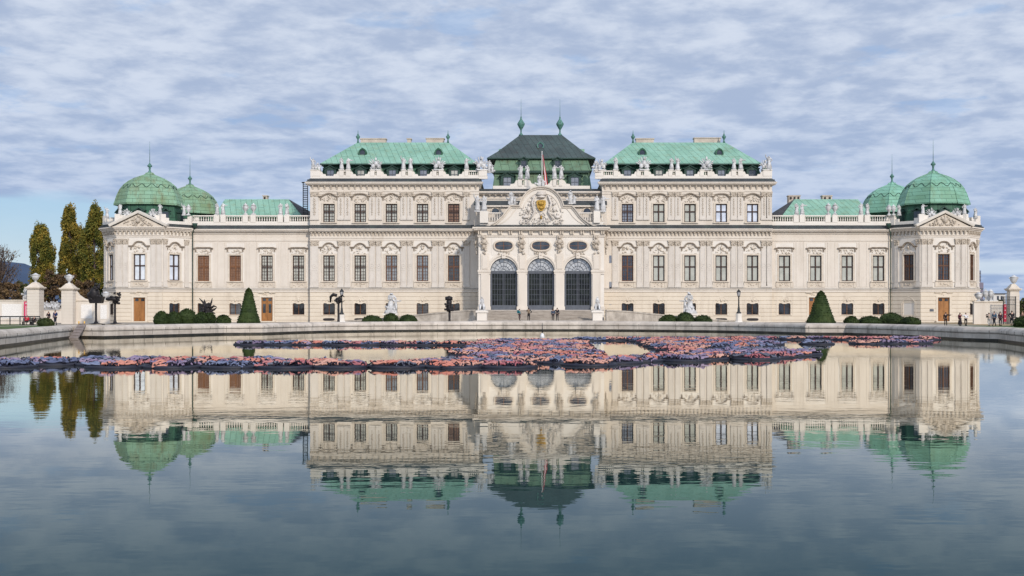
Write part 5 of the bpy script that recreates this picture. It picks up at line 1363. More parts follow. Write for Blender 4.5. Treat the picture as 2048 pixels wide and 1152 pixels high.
for i, (k_, px, py, lab) in enumerate([('s',214,437,'small statue at the outer edge of the left pavilion roof'),('s',240,430,'statue left of the pediment on the left pavilion'),('t',254,436,'reclining stone trophy on the left slope of the left pavilion pediment'),('t',306,436,'reclining stone trophy on the right slope of the left pavilion pediment'),('s',320,430,'statue right of the pediment on the left pavilion'),('s',368,431,'statue in front of the gap between the two left domes'),('u',377,431,'urn beside the statue between the two left domes')]):
    ornament(k_, px, py, YF+.3 if px < 330 else YF+3.5, .85 if k_ != 't' else .72, lab, 'ornaments on the left pavilion roof', i, 0)
for i, (k_, px, py, lab) in enumerate([('u',1778,431,'left urn of the pair just left of the right pavilion'),('u',1787,431,'right urn of the pair just left of the right pavilion'),('s',1798,431,'statue on the inner corner of the right pavilion roof'),('s',1846,430,'statue left of the pediment on the right pavilion'),('t',1863,436,'reclining stone trophy on the left slope of the right pavilion pediment'),('t',1914,436,'reclining stone trophy on the right slope of the right pavilion pediment'),('s',1929,430,'statue right of the pediment on the right pavilion'),('s',1951,437,'small statue at the outer edge of the right pavilion roof')]):
    ornament(k_, px, py, YF+.3 if 1830 < px < 1940 else YF+3.5, .85 if k_ != 't' else .78, lab, 'ornaments on the right pavilion roof', i, 0)

# flag on the pediment
fp = thing('flagpole', (U(1084,YP+2.5), YP+2.5, Z(384,YP)), 'slim white flagpole with a furled red and white flag above the pediment', 'flagpole')
M = WM[fp.name]
mb = MB(); mb.tube([(0,0,0),(0,0,Z(303,YP+2.5)-Z(384,YP))], [.07,.05], 8); mb.ell((0,0,Z(303,YP+2.5)-Z(384,YP)),(.1,.1,.1)); mb.build('pole', fm_((.7,.68,.66),'white_paint'), fp, M)
ht = Z(303,YP+2.5)-Z(384,YP)
def cloth(mb, x0, x1, top, bot, n=10):
    vs = []; 
    for i in range(n+1):
        t_ = i/n; zz_ = top+(bot-top)*t_; sw = .12+.42*t_
        for q in (x0, x1): vs.append((.06+q*sw+.35*t_, -.1+.12*math.sin(5*t_+q*5), zz_))
    mb.add(vs, [(2*i,2*i+1,2*i+3,2*i+2) for i in range(n)], None, True)
fl = None
for (a, b, c) in ((0,.35,(.45,.035,.045)),(.35,.65,(.75,.7,.7)),(.65,1.0,(.45,.035,.045))):
    mb = MB(); cloth(mb, a, b, ht-.5, 1.4)
    if fl is None: fl = mb.build('flag', fm_(c,'flag_cloth'), fp, M)
    else: mb.build('flag_stripe', fm_(c,'flag_cloth'), fl, M)

# ------------------------------------------------------------------ steps, ramps, sphinxes
YS0, YS1 = 165.8, 183.0
mb = MB(); n = 9; sx0, sx1 = U(972,172), U(1188,172)
st = thing('entrance_steps', (0, YS0, GZ), 'broad flight of pale stone steps rising to the three portico gates', 'steps')
mb.box(sx0-1.5,sx1+1.5,YS0-1.2,172,GB,.62)
for i in range(n):
    z1_ = .62+(zab-.66)*(i+1)/n; y0_ = 172.0+i*.95
    mb.box(sx0,sx1,y0_,YP+.3,GB+.001*i,z1_)
    mb.box(sx0,sx1,y0_-.06,y0_+.02,z1_-.05,z1_+.002)
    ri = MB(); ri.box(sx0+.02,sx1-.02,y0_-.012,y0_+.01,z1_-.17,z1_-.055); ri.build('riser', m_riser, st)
mb.build('step', m_rimst, st)
def ramp(s, lab):
    rt = thing('ramp_wall', (s*20, 176, GZ), lab, 'wall')
    pts = [(s*9.4,172.5,2.15),(s*13,173.5,1.95),(s*17.5,174.6,1.5),(s*22,175.8,1.05),(s*27,177.2,.65),(s*31,178.5,.42)]
    a = MB(); b = MB(); c = MB()
    for (x0_,y0_,z0_),(x1_,y1_,z1_) in zip(pts[:-1], pts[1:]):
        d = Vector((x1_-x0_,y1_-y0_)).normalized(); nn = Vector((-d.y,d.x))*.22
        q = [(x0_-nn.x,y0_-nn.y),(x1_-nn.x,y1_-nn.y),(x1_+nn.x,y1_+nn.y),(x0_+nn.x,y0_+nn.y)]
        tz = [z0_,z1_,z1_,z0_]
        a.add([(x,y,GB) for x,y in q]+[(x,y,t_-.2) for (x,y),t_ in zip(q,tz)], [(0,1,5,4),(2,3,7,6),(1,2,6,5),(3,0,4,7),(4,5,6,7)])
        q2 = [(x0_-nn.x*1.4,y0_-nn.y*1.4),(x1_-nn.x*1.4,y1_-nn.y*1.4),(x1_+nn.x*1.4,y1_+nn.y*1.4),(x0_+nn.x*1.4,y0_+nn.y*1.4)]
        b.add([(x,y,t_-.2) for (x,y),t_ in zip(q2,tz)]+[(x,y,t_) for (x,y),t_ in zip(q2,tz)], [(0,1,5,4),(2,3,7,6),(1,2,6,5),(3,0,4,7),(4,5,6,7),(3,2,1,0)])
        # ramp deck behind the wall
        c.add([(x0_,y0_+.2,z0_-.9),(x1_,y1_+.2,z1_-.7),(x1_,186.5,z1_-.7),(x0_,186.5,z0_-.9)], [(0,1,2,3)])
    a.build('wall_face', m_oldstone, rt); b.build('coping', m_oldstone, rt); c.build('deck', m_gravel, rt)
ramp(-1, 'sloping stone ramp wall rising from the left to the portico'); ramp(1, 'sloping stone ramp wall rising from the right to the portico')
def sphinx(px, s, lab):
    Dn = 169.0; rt = thing('sphinx_statue', (U(px,Dn), Dn, GZ), lab, 'statue', 'stone sphinxes flanking the steps'); M = WM[rt.name]
    hb = Z(621,Dn)-GZ
    mb = MB(); mb.frus(-.95,.95,-.7,1.5,-.1,-.78,.78,-.55,1.4,hb*.25); mb.box(-.68,.68,-.5,1.35,hb*.25+.001,hb*.85); mb.box(-.85,.85,-.65,1.45,hb*.85+.001,hb); mb.build('pedestal', m_white, rt, M)
    mb = MB(); vs, fs = skin([(0,1.0,.45),(0,.55,.5),(0,.1,.75),(0,-.08,1.15),(0,-.1,1.42),(0,-.1,1.62),(-.25,.0,.8),(-.26,-.25,.3),(-.26,-.6,.12),(.25,0,.8),(.26,-.25,.3),(.26,-.6,.12),(-.35,1.0,.3),(.35,1.0,.3)],
      [(0,1),(1,2),(2,3),(3,4),(4,5),(2,6),(6,7),(7,8),(2,9),(9,10),(10,11),(0,12),(0,13)], [(.35,.3),(.33,.3),(.34,.3),.16,(.2,.2),.14,.17,.13,.1,.17,.13,.1,.25,.25])
    mb.add([(x,y,z+hb) for x,y,z in vs], fs, None, True)
    mb.ell((0,.02,hb+1.5),(.28,.26,.3)); mb.ell((-.2,-.02,hb+1.25),(.12,.16,.26)); mb.ell((.2,-.02,hb+1.25),(.12,.16,.26)); mb.ell((0,-.27,hb+1.42),(.05,.06,.06)); mb.ell((0,-.1,hb+1.85),(.14,.14,.12)); mb.box(-.6,.6,-.5,1.3,hb+.001,hb+.12)
    for i in range(6): mb.ell((.32*(1 if i%2 else -1),.0+.1*i,hb+.6-.05*i),(.16,.2,.2))
    mb.build('sphinx', m_stone, rt, M)
sphinx(964, -1, 'white stone sphinx on its pedestal left of the steps'); sphinx(1195, 1, 'white stone sphinx on its pedestal right of the steps')
def garden_statue(px, s, lab):
    Dn = 172.0; k = Dn/F; rt = thing('garden_statue', (U(px,Dn), Dn, GZ), lab, 'statue', 'large white figure groups in front of the facade'); M = WM[rt.name]
    mb = MB(); zb = Z(627,Dn)-GZ; mb.box(-1.05,1.05,-.8,.8,-.1,zb*.35); mb.box(-.85,.85,-.65,.65,zb*.35+.001,zb*.85); mb.box(-1.05,1.05,-.8,.8,zb*.85+.001,zb); mb.build('pedestal', m_white, rt, M)
    mb = MB(); J, kk = pose(2.9, .22*1, ('fold','hip') if s < 0 else ('hip','fold'), .14, False, 1.05)
    vs, fs = skel(J, kk, ALL, BODY_E, .035); mb.add([(x-s*.1,y,z+zb+.1) for x,y,z in vs], fs, None, True)
    J, k2 = pose(1.9, .1, ('up','out') if s < 0 else ('out','face'), .2)
    vs, fs = skel(J, k2, ALL, BODY_E, .03); mb.add([(x*1.0-s*.75,y-.25,z+zb+.25) for x,y,z in vs], fs, None, True)
    n0 = len(mb.v); mb.lathe([(.95,0),(.9,.25),(.62,.6),(.5,1.0),(.36,1.5),(.32,1.8)], 16, (0,.05,zb), sy=.8)
    for i in range(n0, len(mb.v)):
        x, y, z = mb.v[i]; f = 1+.14*math.sin(6*math.atan2(y,x)+z*2); mb.v[i] = (x*f, y*f, z)
    r = random.Random(5+s)
    for i in range(16): mb.ell((r.uniform(-.7,.7),r.uniform(-.4,.2),zb+r.uniform(.1,1.0)),(.25,.2,.22),(0,r.uniform(-1,1),0))
    for i in range(5): mb.ell((-s*.1+r.uniform(-.14,.14),.05,zb+2.75+r.uniform(-.12,.18)),(.16,.15,.18))
    mb.build('figure', m_stone, rt, M)
garden_statue(781.5, -1, 'white stone figure group on a pedestal behind the left trio of clipped bushes')
garden_statue(1380, 1, 'white stone figure group on a pedestal behind the right trio of clipped bushes')

# ------------------------------------------------------------------ lamps
def lamp(px, Dn, top, base, lab):
    rt = thing('street_lamp', (U(px,Dn), Dn, GZ), lab, 'street lamp', 'black lamps on stone plinths'); M = WM[rt.name]
    zb = Z(base,Dn)-GZ; zt = Z(top,Dn)-GZ
    mb = MB(); mb.lathe([(.62,-.1),(.6,.25),(.48,.35),(.42,zb*.6),(.45,zb)], 8, off=.5, smooth=False); mb.build('plinth', m_white, rt, M)
    mb = MB(); mb.lathe([(.36,0),(.34,.12),(.2,.3),(.16,.8),(.11,1.0),(.085,zt-zb-1.1),(.14,zt-zb-1.05),(.1,zt-zb-.98),(.06,zt-zb-.85)], 10, (0,0,zb)); mb.build('post', m_iron, rt, M)
    mb = MB(); mb.lathe([(.16,0),(.27,.55),(.26,.56)], 6, (0,0,zt-.95), smooth=False); mb.build('lantern_glass', m_lamp, rt, M)
    mb = MB(); mb.lathe([(.31,0),(.33,.06),(.15,.28),(.16,.33),(.05,.4),(.03,.5)], 6, (0,0,zt-.40), smooth=False); mb.lathe([(.10,0),(.19,.06),(.17,.1)], 6, (0,0,zt-1.02))
    for i in range(6): a = 2*PI*i/6; mb.tube([(.165*math.cos(a),.165*math.sin(a),zt-.96),(.28*math.cos(a),.28*math.sin(a),zt-.38)], .018, 4)
    mb.build('lantern_cap', m_iron, rt, M)
lamp(683.5, 172, 578, 629, 'black lamp post behind the trunk-like bronze sculpture, left of the portico')
lamp(1477.5, 172, 579, 627, 'black lamp post on a pale plinth right of the portico')

# ------------------------------------------------------------------ dark bronze head sculptures (plain stand-ins)
def bronze(px, Dn, top, head_h, shape, lab, wk=1.0, hk=1.0):
    rt = thing('bronze_sculpture', (U(px,Dn), Dn, GZ), lab, 'sculpture', 'dark bronze heads on slim poles'); M = WM[rt.name]
    zt = Z(top,Dn)-GZ; zh = zt-head_h
    mb = MB(); mb.box(-1.5,1.5,-.8,.8,-.05,.10); mb.build('base_slab', m_gravel, rt, M)
    mb = MB(); mb.lathe([(.95,.10),(.9,.14),(.3,.22),(.16,.5),(.13,zh*.5),(.15,zh*.75),(.13,zh+.3)], 10); mb.build('pole', m_bronze, rt, M)
    mb = MB(); r = random.Random(int(px)); shape(mb, zh, head_h, r); mb.v = [(x*wk, y*wk, zt+(z-zt)*hk) for x, y, z in mb.v]
    mb.build('head', m_bronze, rt, M)
def sh_block(mb, z, h, r):            # tall blocky head
    vs, fs = skin([(0,0,z+.1),(.05,0,z+h*.45),(0,0,z+h*.8),(-.5,-.1,z+h*.42),(-.95,-.15,z+h*.3)], [(0,1),(1,2),(1,3),(3,4)], [(.45,.4),(.72,.55),(.55,.45),(.5,.4),(.3,.28)]); mb.add(vs, fs, None, True)
    mb.frus(-.55,.65,-.4,.4,z-.1,-.75,.8,-.5,.5,z+h*.3); mb.tube([(.25,0,z+h*.8),(.45,0,z+h*1.0)], [.2,.05]); mb.tube([(-.1,0,z+h*.85),(-.05,0,z+h*1.02)], [.18,.05])
    for i in range(10): mb.ell((r.uniform(-.6,.7),-.4,z+r.uniform(.1,h*.8)),(.2,.12,.25))
def sh_snout(mb, z, h, r):
    vs, fs = skin([(0,0,z+.1),(.1,0,z+h*.55),(-.4,-.1,z+h*.5),(-.85,-.15,z+h*.42)], [(0,1),(1,2),(2,3)], [(.22,.22),(.55,.5),(.4,.36),(.25,.22)]); mb.add(vs, fs, None, True)
    mb.tube([(.3,.1,z+h*.8),(.45,.1,z+h*1.05)], [.16,.05]); mb.tube([(-.05,0,z+h*.85),(0,0,z+h*1.05)], [.14,.05])
    for i in range(10): mb.ell((r.uniform(-.2,.6),-.35,z+r.uniform(.2,h*.9)),(.18,.12,.2))
def sh_branch(mb, z, h, r):
    vs, fs = skin([(0,0,z-.9),(0,0,z),(0,0,z+h*.4),(0,-.1,z+h*.75)], [(0,1),(1,2),(2,3)], [(.42,.4),(.45,.4),(.6,.5),(.42,.4)]); mb.add(vs, fs, None, True)
    for s, q in ((-1,[(.3,.8),(.6,1.25),(1.1,1.6)]),(-1,[(.2,.9),(.35,1.3),(.45,1.5)]),(1,[(.35,.8),(.6,1.3),(.7,1.62)]),(1,[(.5,.7),(.9,.9),(1.3,.85)]),(1,[(.5,.45),(1.0,.6),(1.35,.8)]),(1,[(.4,.3),(.8,.3),(1.1,.25)]),(-1,[(.5,.6),(.8,.7),(.9,.6)]),(-1,[(.5,.35),(.75,.4),(.95,.3)])):
        mb.tube([(0,-.1,z+h*.45)]+[(s*a,-.15,z+b*h*.62) for a,b in q], [.25,.17,.12,.03], 6)
    for i in range(12): mb.ell((r.uniform(-.5,.5),-.4,z+r.uniform(-.5,h*.75)),(.2,.14,.22))
def sh_trunk(mb, z, h, r):
    vs, fs = skin([(0,0,z+.15),(0,0,z+h*.4),(0,0,z+h*.78)], [(0,1),(1,2)], [(.22,.22),(.5,.42),(.42,.36)]); mb.add(vs, fs, None, True)
    mb.tube([(-.2,0,z+h*.9),(-.65,0,z+h*1.0),(-.98,0,z+h*.78),(-1.02,0,z+h*.25)], [.2,.22,.17,.08]); mb.tube([(.3,0,z+h*.8),(.5,-.1,z+h*.95),(.75,-.1,z+h*.75)], [.15,.1,.04]); mb.tube([(.3,-.1,z+h*.45),(.55,-.15,z+h*.3),(.8,-.15,z+h*.45)], [.1,.06,.02])
    for i in range(8): mb.ell((r.uniform(-.4,.4),-.35,z+r.uniform(.3,h*.9)),(.18,.12,.2))
def sh_lump(mb, z, h, r):
    vs, fs = skin([(-.2,0,z),(-.1,0,z+h*.3),(-.02,0,z+h*.55),(-.08,0,z+h*.82)], [(0,1),(1,2),(2,3)], [(.36,.34),(.38,.36),(.36,.34),(.55,.48)]); mb.add(vs, fs, None, True)
    mb.ell((-.08,-.05,z+h*.85),(.55,.5,.36)); mb.box(.1,.55,-.25,.25,z+.15,z+h*.3)
    for i in range(10): mb.ell((r.uniform(-.5,.3),-.35,z+r.uniform(.1,h*.95)),(.17,.12,.17))
bronze(192, 160, 566, 2.4, sh_block, 'bronze head on a pole, tall and blocky, farthest left beside the garden wall', 1.25, 1.08)
bronze(230, 160, 585, 1.75, sh_snout, 'bronze head with a short snout on a pole in front of the left pavilion', 1.45, .95)
bronze(415, 165, 596, 2.0, sh_branch, 'bronze head bristling with branching horns behind the left row of clipped bushes', 1.0, 1.25)
bronze(677, 150, 589, 1.35, sh_trunk, 'bronze head with a long drooping curl in front of the left lamp post')
bronze(899, 150, 592, 2.05, sh_lump, 'lumpy bronze head on a pole before the left ramp wall')

# ------------------------------------------------------------------ clipped shrubs
def topiary(px, Dn, wpx, top, lab, group, m, cone=False, seed=0, flatness=.72):
    w_ = wpx/F*Dn/2; h_ = Z(top,Dn)-GZ
    rt = thing('clipped_cone_tree' if cone else 'clipped_bush', (U(px,Dn), Dn, GZ), lab, 'topiary' if cone else 'bush', group); M = WM[rt.name]
    r = random.Random(seed+int(px)); mb = MB()
    if cone: pr = [(w_*.86,-.1),(w_*.98,.15),(w_,.5),(w_*.80,h_*.3),(w_*.56,h_*.6),(w_*.36,h_*.83),(w_*.2,h_*.95),(.05,h_)]
    else: pr = [(w_*.75,-.1),(w_*.92,h_*.15),(w_,h_*.4),(w_*.93,h_*.62),(w_*.74,h_*.82),(w_*.42,h_*.96),(.04,h_)]
    pr2 = []
    for (a,b),(c,d) in zip(pr[:-1], pr[1:]):
        for k in range(4): pr2.append((a+(c-a)*k/4, b+(d-b)*k/4))
    pr2.append(pr[-1]); seg = 40
    mb.lathe(pr2, seg)
    nv = []
    for x, y, z in mb.v:
        q = noise.noise(Vector((x*1.1+px, y*1.1, z*1.1)))*.14+noise.noise(Vector((x*4, y*4+px, z*4)))*.06
        f = 1+q*(.45 if cone else .8)/max(.6,w_); nv.append((x*f, y*f, z*(1+q*.06)))
    mb.v = nv; surf = list(nv)
    # leaf sprays standing off the clipped surface
    sg_ = .035 if cone else .06
    for i in range(3200 if cone else 1400):
        p = Vector(surf[r.randrange(seg, len(surf))])+Vector((r.gauss(0,sg_),r.gauss(0,sg_),r.gauss(0,sg_)))
        if p.z < .05: continue
        s_ = r.uniform(.05,.10); a = Vector((r.gauss(0,1),r.gauss(0,1),r.gauss(0,1))).normalized(); b = a.orthogonal().normalized(); c = a.cross(b)
        mb.add([p-b*s_, p-c*s_, p+b*s_, p+c*s_], [(0,1,2,3)])
    mb.build('foliage', m, rt, M)
    mb = MB(); mb.tube([(0,0,-.1),(0,0,h_*.4)], .08); mb.build('trunk', m_bark, rt, M)
topiary(497.5, 150, 44, 577, 'tall clipped yew cone left of the brown side door', 'tall clipped cones', m_yew, True)
topiary(1642, 148, 56, 583, 'tall clipped yew cone in front of the right wing', 'tall clipped cones', m_yew, True)
gb = 'clipped round bushes left of the left cone'
for px, wd, top, Dn, lab in ((323,29,624,150,'round box bush at the left end of the left row'),(347,30,625,150.6,'second round box bush from the left in the left row'),(374,36,619,152,'largest round box bush in the left row'),(403,27,626,149,'round box bush right of the largest one in the left row'),(419,26,627,151,'fifth round box bush of the left row, in front of the horned sculpture'),(447,27.5,631,149,'low round box bush standing alone left of the cone')):
    topiary(px, Dn, wd, top, lab, gb, m_box)
for px, wd, top, Dn, lab in ((744,39,632,158,'low wide box bush left in the trio before the left figure group'),(782,30,628,157,'middle round box bush of the trio before the left figure group'),(816,35,631,158,'low wide box bush right in the trio before the left figure group')):
    topiary(px, Dn, wd, top, lab, 'trio of bushes before the left figure group', m_box)
for px, wd, top, Dn, lab in ((1338,38,631,158,'low wide box bush left in the trio before the right figure group'),(1371,34,626,157,'middle round box bush of the trio before the right figure group'),(1405,37,632,158,'low wide box bush right in the trio before the right figure group')):
    topiary(px, Dn, wd, top, lab, 'trio of bushes before the right figure group', m_box)
for px, wd, top, Dn, lab in ((1703,28,634,149,'small round box bush standing alone right of the cone'),(1740,46,634,150,'wide box bush left in the row before the right pavilion'),(1782,46,627,152,'largest box bush in the row before the right pavilion'),(1820,38,635,149,'wide box bush right in the row before the right pavilion')):
    topiary(px, Dn, wd, top, lab, 'clipped round bushes right of the right cone', m_box)
topiary(2050, 138, 44, 634, 'dark round box bush at the right edge below the gate pillar', 'clipped round bushes right of the right cone', m_box)
topiary(91, 146, 30, 638, 'yellowing round shrub in front of the two walkers on the left', 'clipped round bushes left of the left cone', m_darkleaf)

# ------------------------------------------------------------------ garden walls, piers, gate
def pier(px, wpx, top, Dn, lab, group):
    rt = thing('gate_pier', (U(px,Dn), Dn, GZ), lab, 'gate pier', group); M = WM[rt.name]; w_ = wpx/F*Dn/2; h_ = Z(top,Dn)-GZ
    mb = MB(); mb.box(-w_,w_,-w_,w_,-.1,h_-.25)
    n = int(h_/.42)
    for i in range(n): mb.box(-w_-.03,w_+.03,-w_-.03,w_+.03,.02+i*.42,.02+i*.42+.38) if (.02+i*.42+.38 < h_-.3) else None
    mb.build('shaft', m_wall, rt, M)
    mb = MB(); mb.box(-w_-.16,w_+.16,-w_-.16,w_+.16,h_-.24,h_-.1); mb.box(-w_-.28,w_+.28,-w_-.28,w_+.28,h_-.098,h_+.06); mb.frus(-w_-.1,w_+.1,-w_-.1,w_+.1,h_+.061,-w_*.4,w_*.4,-w_*.4,w_*.4,h_+.7); mb.build('cap', m_trim, rt, M)
    return h_
def big_urn(px, base, top, Dn, lab, group):
    mb = MB(); h_ = Z(top,Dn)-Z(base,Dn); pr = [(.34,0),(.30,.06),(.14,.14),(.12,.22),(.30,.32),(.44,.48),(.50,.68),(.47,.76),(.54,.79),(.54,.82),(.40,.85),(.22,.93),(.05,1.0)]
    mb.lathe([(a*1.0,b*h_) for a,b in pr], 14)
    for s in (-1,1): mb.tube([(s*.46,0,.78*h_),(s*.64,0,.80*h_),(s*.60,0,.68*h_),(s*.46,0,.62*h_)], .05, 5)
    o = mb.build('stone_urn', m_stone, None, T(U(px,Dn), Dn, Z(base,Dn))); tag(o, lab, 'urn', group)
DL = 166.0
gp = 'urn-topped piers of the left garden gate'
pier(71, 23, 575, DL, 'pale pier with an urn left of the gateway', gp); pier(138.5, 22, 577, DL, 'pale pier with an urn right of the gateway', gp)
big_urn(71, 566, 546, DL, 'white stone urn on the pier left of the gateway', 'urns on the left gate piers'); big_urn(138.5, 568, 548, DL, 'white stone urn on the pier right of the gateway', 'urns on the left gate piers')
def wall(name, x0, x1, Dn, top, lab, m=m_wall, panels=(), sw=None):
    rt = thing(name, (U((x0+x1)/2,Dn), Dn, GZ), lab, 'wall'); mb = MB(); a, b = U(x0,Dn), U(x1,Dn); zt = Z(top,Dn)
    mb.box(a,b,Dn,Dn+.5,GB,zt-.12)
    if sw: mb.slab([(U(x,Dn),Z(y,Dn)) for x,y in sw], Dn+.02, Dn+.48)
    mb.build('wall_face', m, rt); mb = MB(); mb.box(a,b,Dn-.1,Dn+.6,zt-.119,zt+.04); mb.build('coping', m_trim, rt)
    if panels:
        mb = MB()
        for (p,q,r1,r2) in panels: mb.box(U(p,Dn),U(q,Dn),Dn-.05,Dn+.01,Z(r2,Dn),Z(r1,Dn))
        mb.build('raised_panel', fm_((.80,.77,.73),'pale_render'), rt)
    return rt
wall('garden_wall', -120, 59.5, DL+.4, 600, 'pale garden wall with a large blank panel at the far left', panels=((4,44,608,637),))
wall('garden_wall', 150, 218, DL+.4, 600.5, 'pale garden wall with a swept shoulder between gateway and left pavilion', panels=((162,184,609,637),(201,214,610,638)), sw=[(150,601),(178,600),(168,597),(158,590),(153,583),(150,580)][::-1])
wall('far_wall', 84, 128, DL+16, 618, 'low white wall seen through the left gateway')
big_urn(212, 600, 583, DL+1, 'small white urn on the wall end beside the left pavilion', 'small ornaments on the garden walls')
ornament('g', 52, 600, DL+.6, .85, 'white crouching stone figure on the wall left of the gateway', 'small ornaments on the garden walls', 0)
for i, (px, lab) in enumerate(((93,'left white stone figure on the low wall inside the gateway'),(104,'middle white stone figure on the low wall inside the gateway'),(114,'right white stone figure on the low wall inside the gateway'))):
    ornament('t', px, 619, DL+16, .62, lab, 'stone figures inside the gateway', i)
# pink banner
bn = thing('banner', (U(56.5,DL), DL-.3, GZ), 'tall pink banner hanging on the wall left of the gateway', 'banner')
mb = MB(); mb.box(U(50,DL)-U(56.5,DL),U(58.6,DL)-U(56.5,DL),-.06,0,Z(637,DL)-GZ,Z(603,DL)-GZ); mb.build('cloth', fm_((.62,.06,.14),'pink_cloth'), bn, WM[bn.name])
mb = MB(); mb.ell((-.15,-.07,Z(607,DL)-GZ),(.14,.03,.16)); mb.box(-.2,-.1,-.09,-.065,Z(633,DL)-GZ,Z(612,DL)-GZ); mb.build('white_print', fm_((.75,.6,.62),'white_print'), bn, WM[bn.name])
# railing and benches with sitters
rl = thing('railing', (U(20,157), 157, GZ), 'low dark railing along the lawn at the far left', 'railing'); M = WM[rl.name]
mb = MB(); a, b = U(-60,157)-U(20,157), U(80,157)-U(20,157)
mb.box(a,b,-.04,.04,1.0,1.16); mb.box(a,b,-.03,.03,.50,.56); mb.build('rail', m_iron, rl, M)
for i in range(8):
    mb = MB(); x = a+(b-a)*i/7; mb.box(x-.05,x+.05,-.05,.05,0,1.0); mb.build('post', m_iron, rl, M)
for px, lab in ((55,'dark bench under the person in red'),(70,'dark bench under the person in black')):
    bt = thing('bench', (U(px,155), 155, GZ), lab, 'bench', 'benches by the left railing'); M = WM[bt.name]
    mb = MB(); [mb.box(-.7,.7,-.22+q*.12,-.12+q*.12,.42,.46) for q in range(4)]; mb.build('seat', m_iron, bt, M)
    mb = MB(); [mb.box(-.7,.7,.27,.30,.55+q*.13,.64+q*.13) for q in range(3)]; mb.build('backrest', m_iron, bt, M)
    for s in (-1,1): mb = MB(); mb.box(s*.6-.03,s*.6+.03,-.2,.26,0,.42); mb.box(s*.6-.03,s*.6+.03,.24,.29,.4,.9); mb.build('leg', m_iron, bt, M)
person(U(55,155), 154.9, GZ, 'person in a bright red top sitting on the left bench', (.45,.01,.03), DK, ((.02,.015,.01),False), 1.68, 0, ('down','fold'), 0, sit=True)
person(U(69,155), 154.9, GZ, 'person in dark clothes sitting on the right bench', DK, DK, ((.02,.015,.01),False), 1.62, 0, ('fold','down'), 0, sit=True)
# right side: wall, gate, pier
DR_ = 165.0
wall('garden_wall', 1948, 2009, DR_, 603, 'plain pale garden wall between the right pavilion and the iron gate')
pier(2026, 18, 578, DR_+.5, 'pale pier with an urn beside the iron gate at the right edge', 'gate pier on the right')
big_urn(2027.5, 572, 550, DR_+.5, 'white stone urn with handles on the right gate pier', 'urn on the right gate pier')
big_urn(1957, 603, 584, DR_+.3, 'white stone urn on the wall touching the right pavilion', 'small ornaments on the right garden wall')
for px, lab in ((1971,'left white stone vase on the right garden wall'),(1981.5,'right white stone vase on the right garden wall')):
    ornament('u', px, 603, DR_+.3, .82, lab, 'small ornaments on the right garden wall')
gt = thing('iron_gate', (U(2019,DR_-2), DR_-2, GZ), 'dark wrought iron gate leaf standing open beside the right pier', 'gate'); M = WM[gt.name]; w_ = 12/F*DR_; h_ = Z(593,DR_)-GZ
mb = MB()
for i in range(12): mb.box(-w_+2*w_*i/11-.02,-w_+2*w_*i/11+.02,-.02,.02,.1,h_-.05)
for z_ in (.15,h_*.35,h_*.7,h_*.86,h_-.1): mb.box(-w_,w_,-.03,.03,z_,z_+.07)
for s in (-1,1): mb.box(s*w_-.06,s*w_+.06,-.05,.05,0,h_)
mb.build('gate_leaf', m_iron, gt, M)
bn = thing('banner', (U(2010,DR_-2.2), DR_-2.2, GZ), 'narrow red banner with pale marks on the gate at the right', 'banner'); M = WM[bn.name]
mb = MB(); mb.box(-.17,.17,-.04,0,.35,Z(609,DR_)-GZ); mb.build('cloth', fm_((.38,.02,.05),'red_cloth'), bn, M)
mb = MB(); [mb.ell((0,-.05,.8+i*.55),(.08,.02,.12)) for i in range(4)]; mb.build('white_print', fm_((.6,.45,.45),'faded_print'), bn, M)

# fountain nozzle and duck ramp
nx, ny = W(1084.5, 676.5)
fz_ = thing('fountain_nozzle', (nx, ny, 0), 'thin black pipe on a small white float in front of the far rim', 'fountain nozzle'); M = WM[fz_.name]
mb = MB(); mb.lathe([(.16,-.05),(.17,.15),(.10,.32),(.05,.38)], 10); mb.build('float', fm_((.7,.7,.7),'white_plastic'), fz_, M); mb = MB(); mb.tube([(0,0,.3),(0,0,1.15)], [.045,.02], 6); mb.build('pipe', m_iron, fz_, M)
dr = thing('duck_ramp', (-35.0, 90.6, 0), 'grey wooden ramp board with two yellow tips leaning on the left corner of the rim', 'ramp'); M = WM[dr.name]
mb = MB(); mb.add([(-.35,-.9,-.1),(.35,-.9,-.1),(.55,.35,1.02),(-.05,.35,1.02),(-.35,-.84,-.18),(.35,-.84,-.18),(.55,.41,.94),(-.05,.41,.94)], [(0,1,2,3),(7,6,5,4),(0,4,5,1),(1,5,6,2),(2,6,7,3),(3,7,4,0)])
for i in range(6): t_ = i/5; mb.box(-.3+.3*t_,.3+.2*t_,-.85+1.15*t_,-.81+1.15*t_,-.04+1.06*t_,.02+1.06*t_)
mb.build('board', mat('grey_wood',(.20,.17,.16),None,4,.9), dr, M)
mb = MB(); [mb.tube([(x,.38,.98),(x,.38,1.25)], .06, 6) for x in (0,.42)]; mb.build('tip', fm_((.75,.45,.12),'yellow_paint'), dr, M)

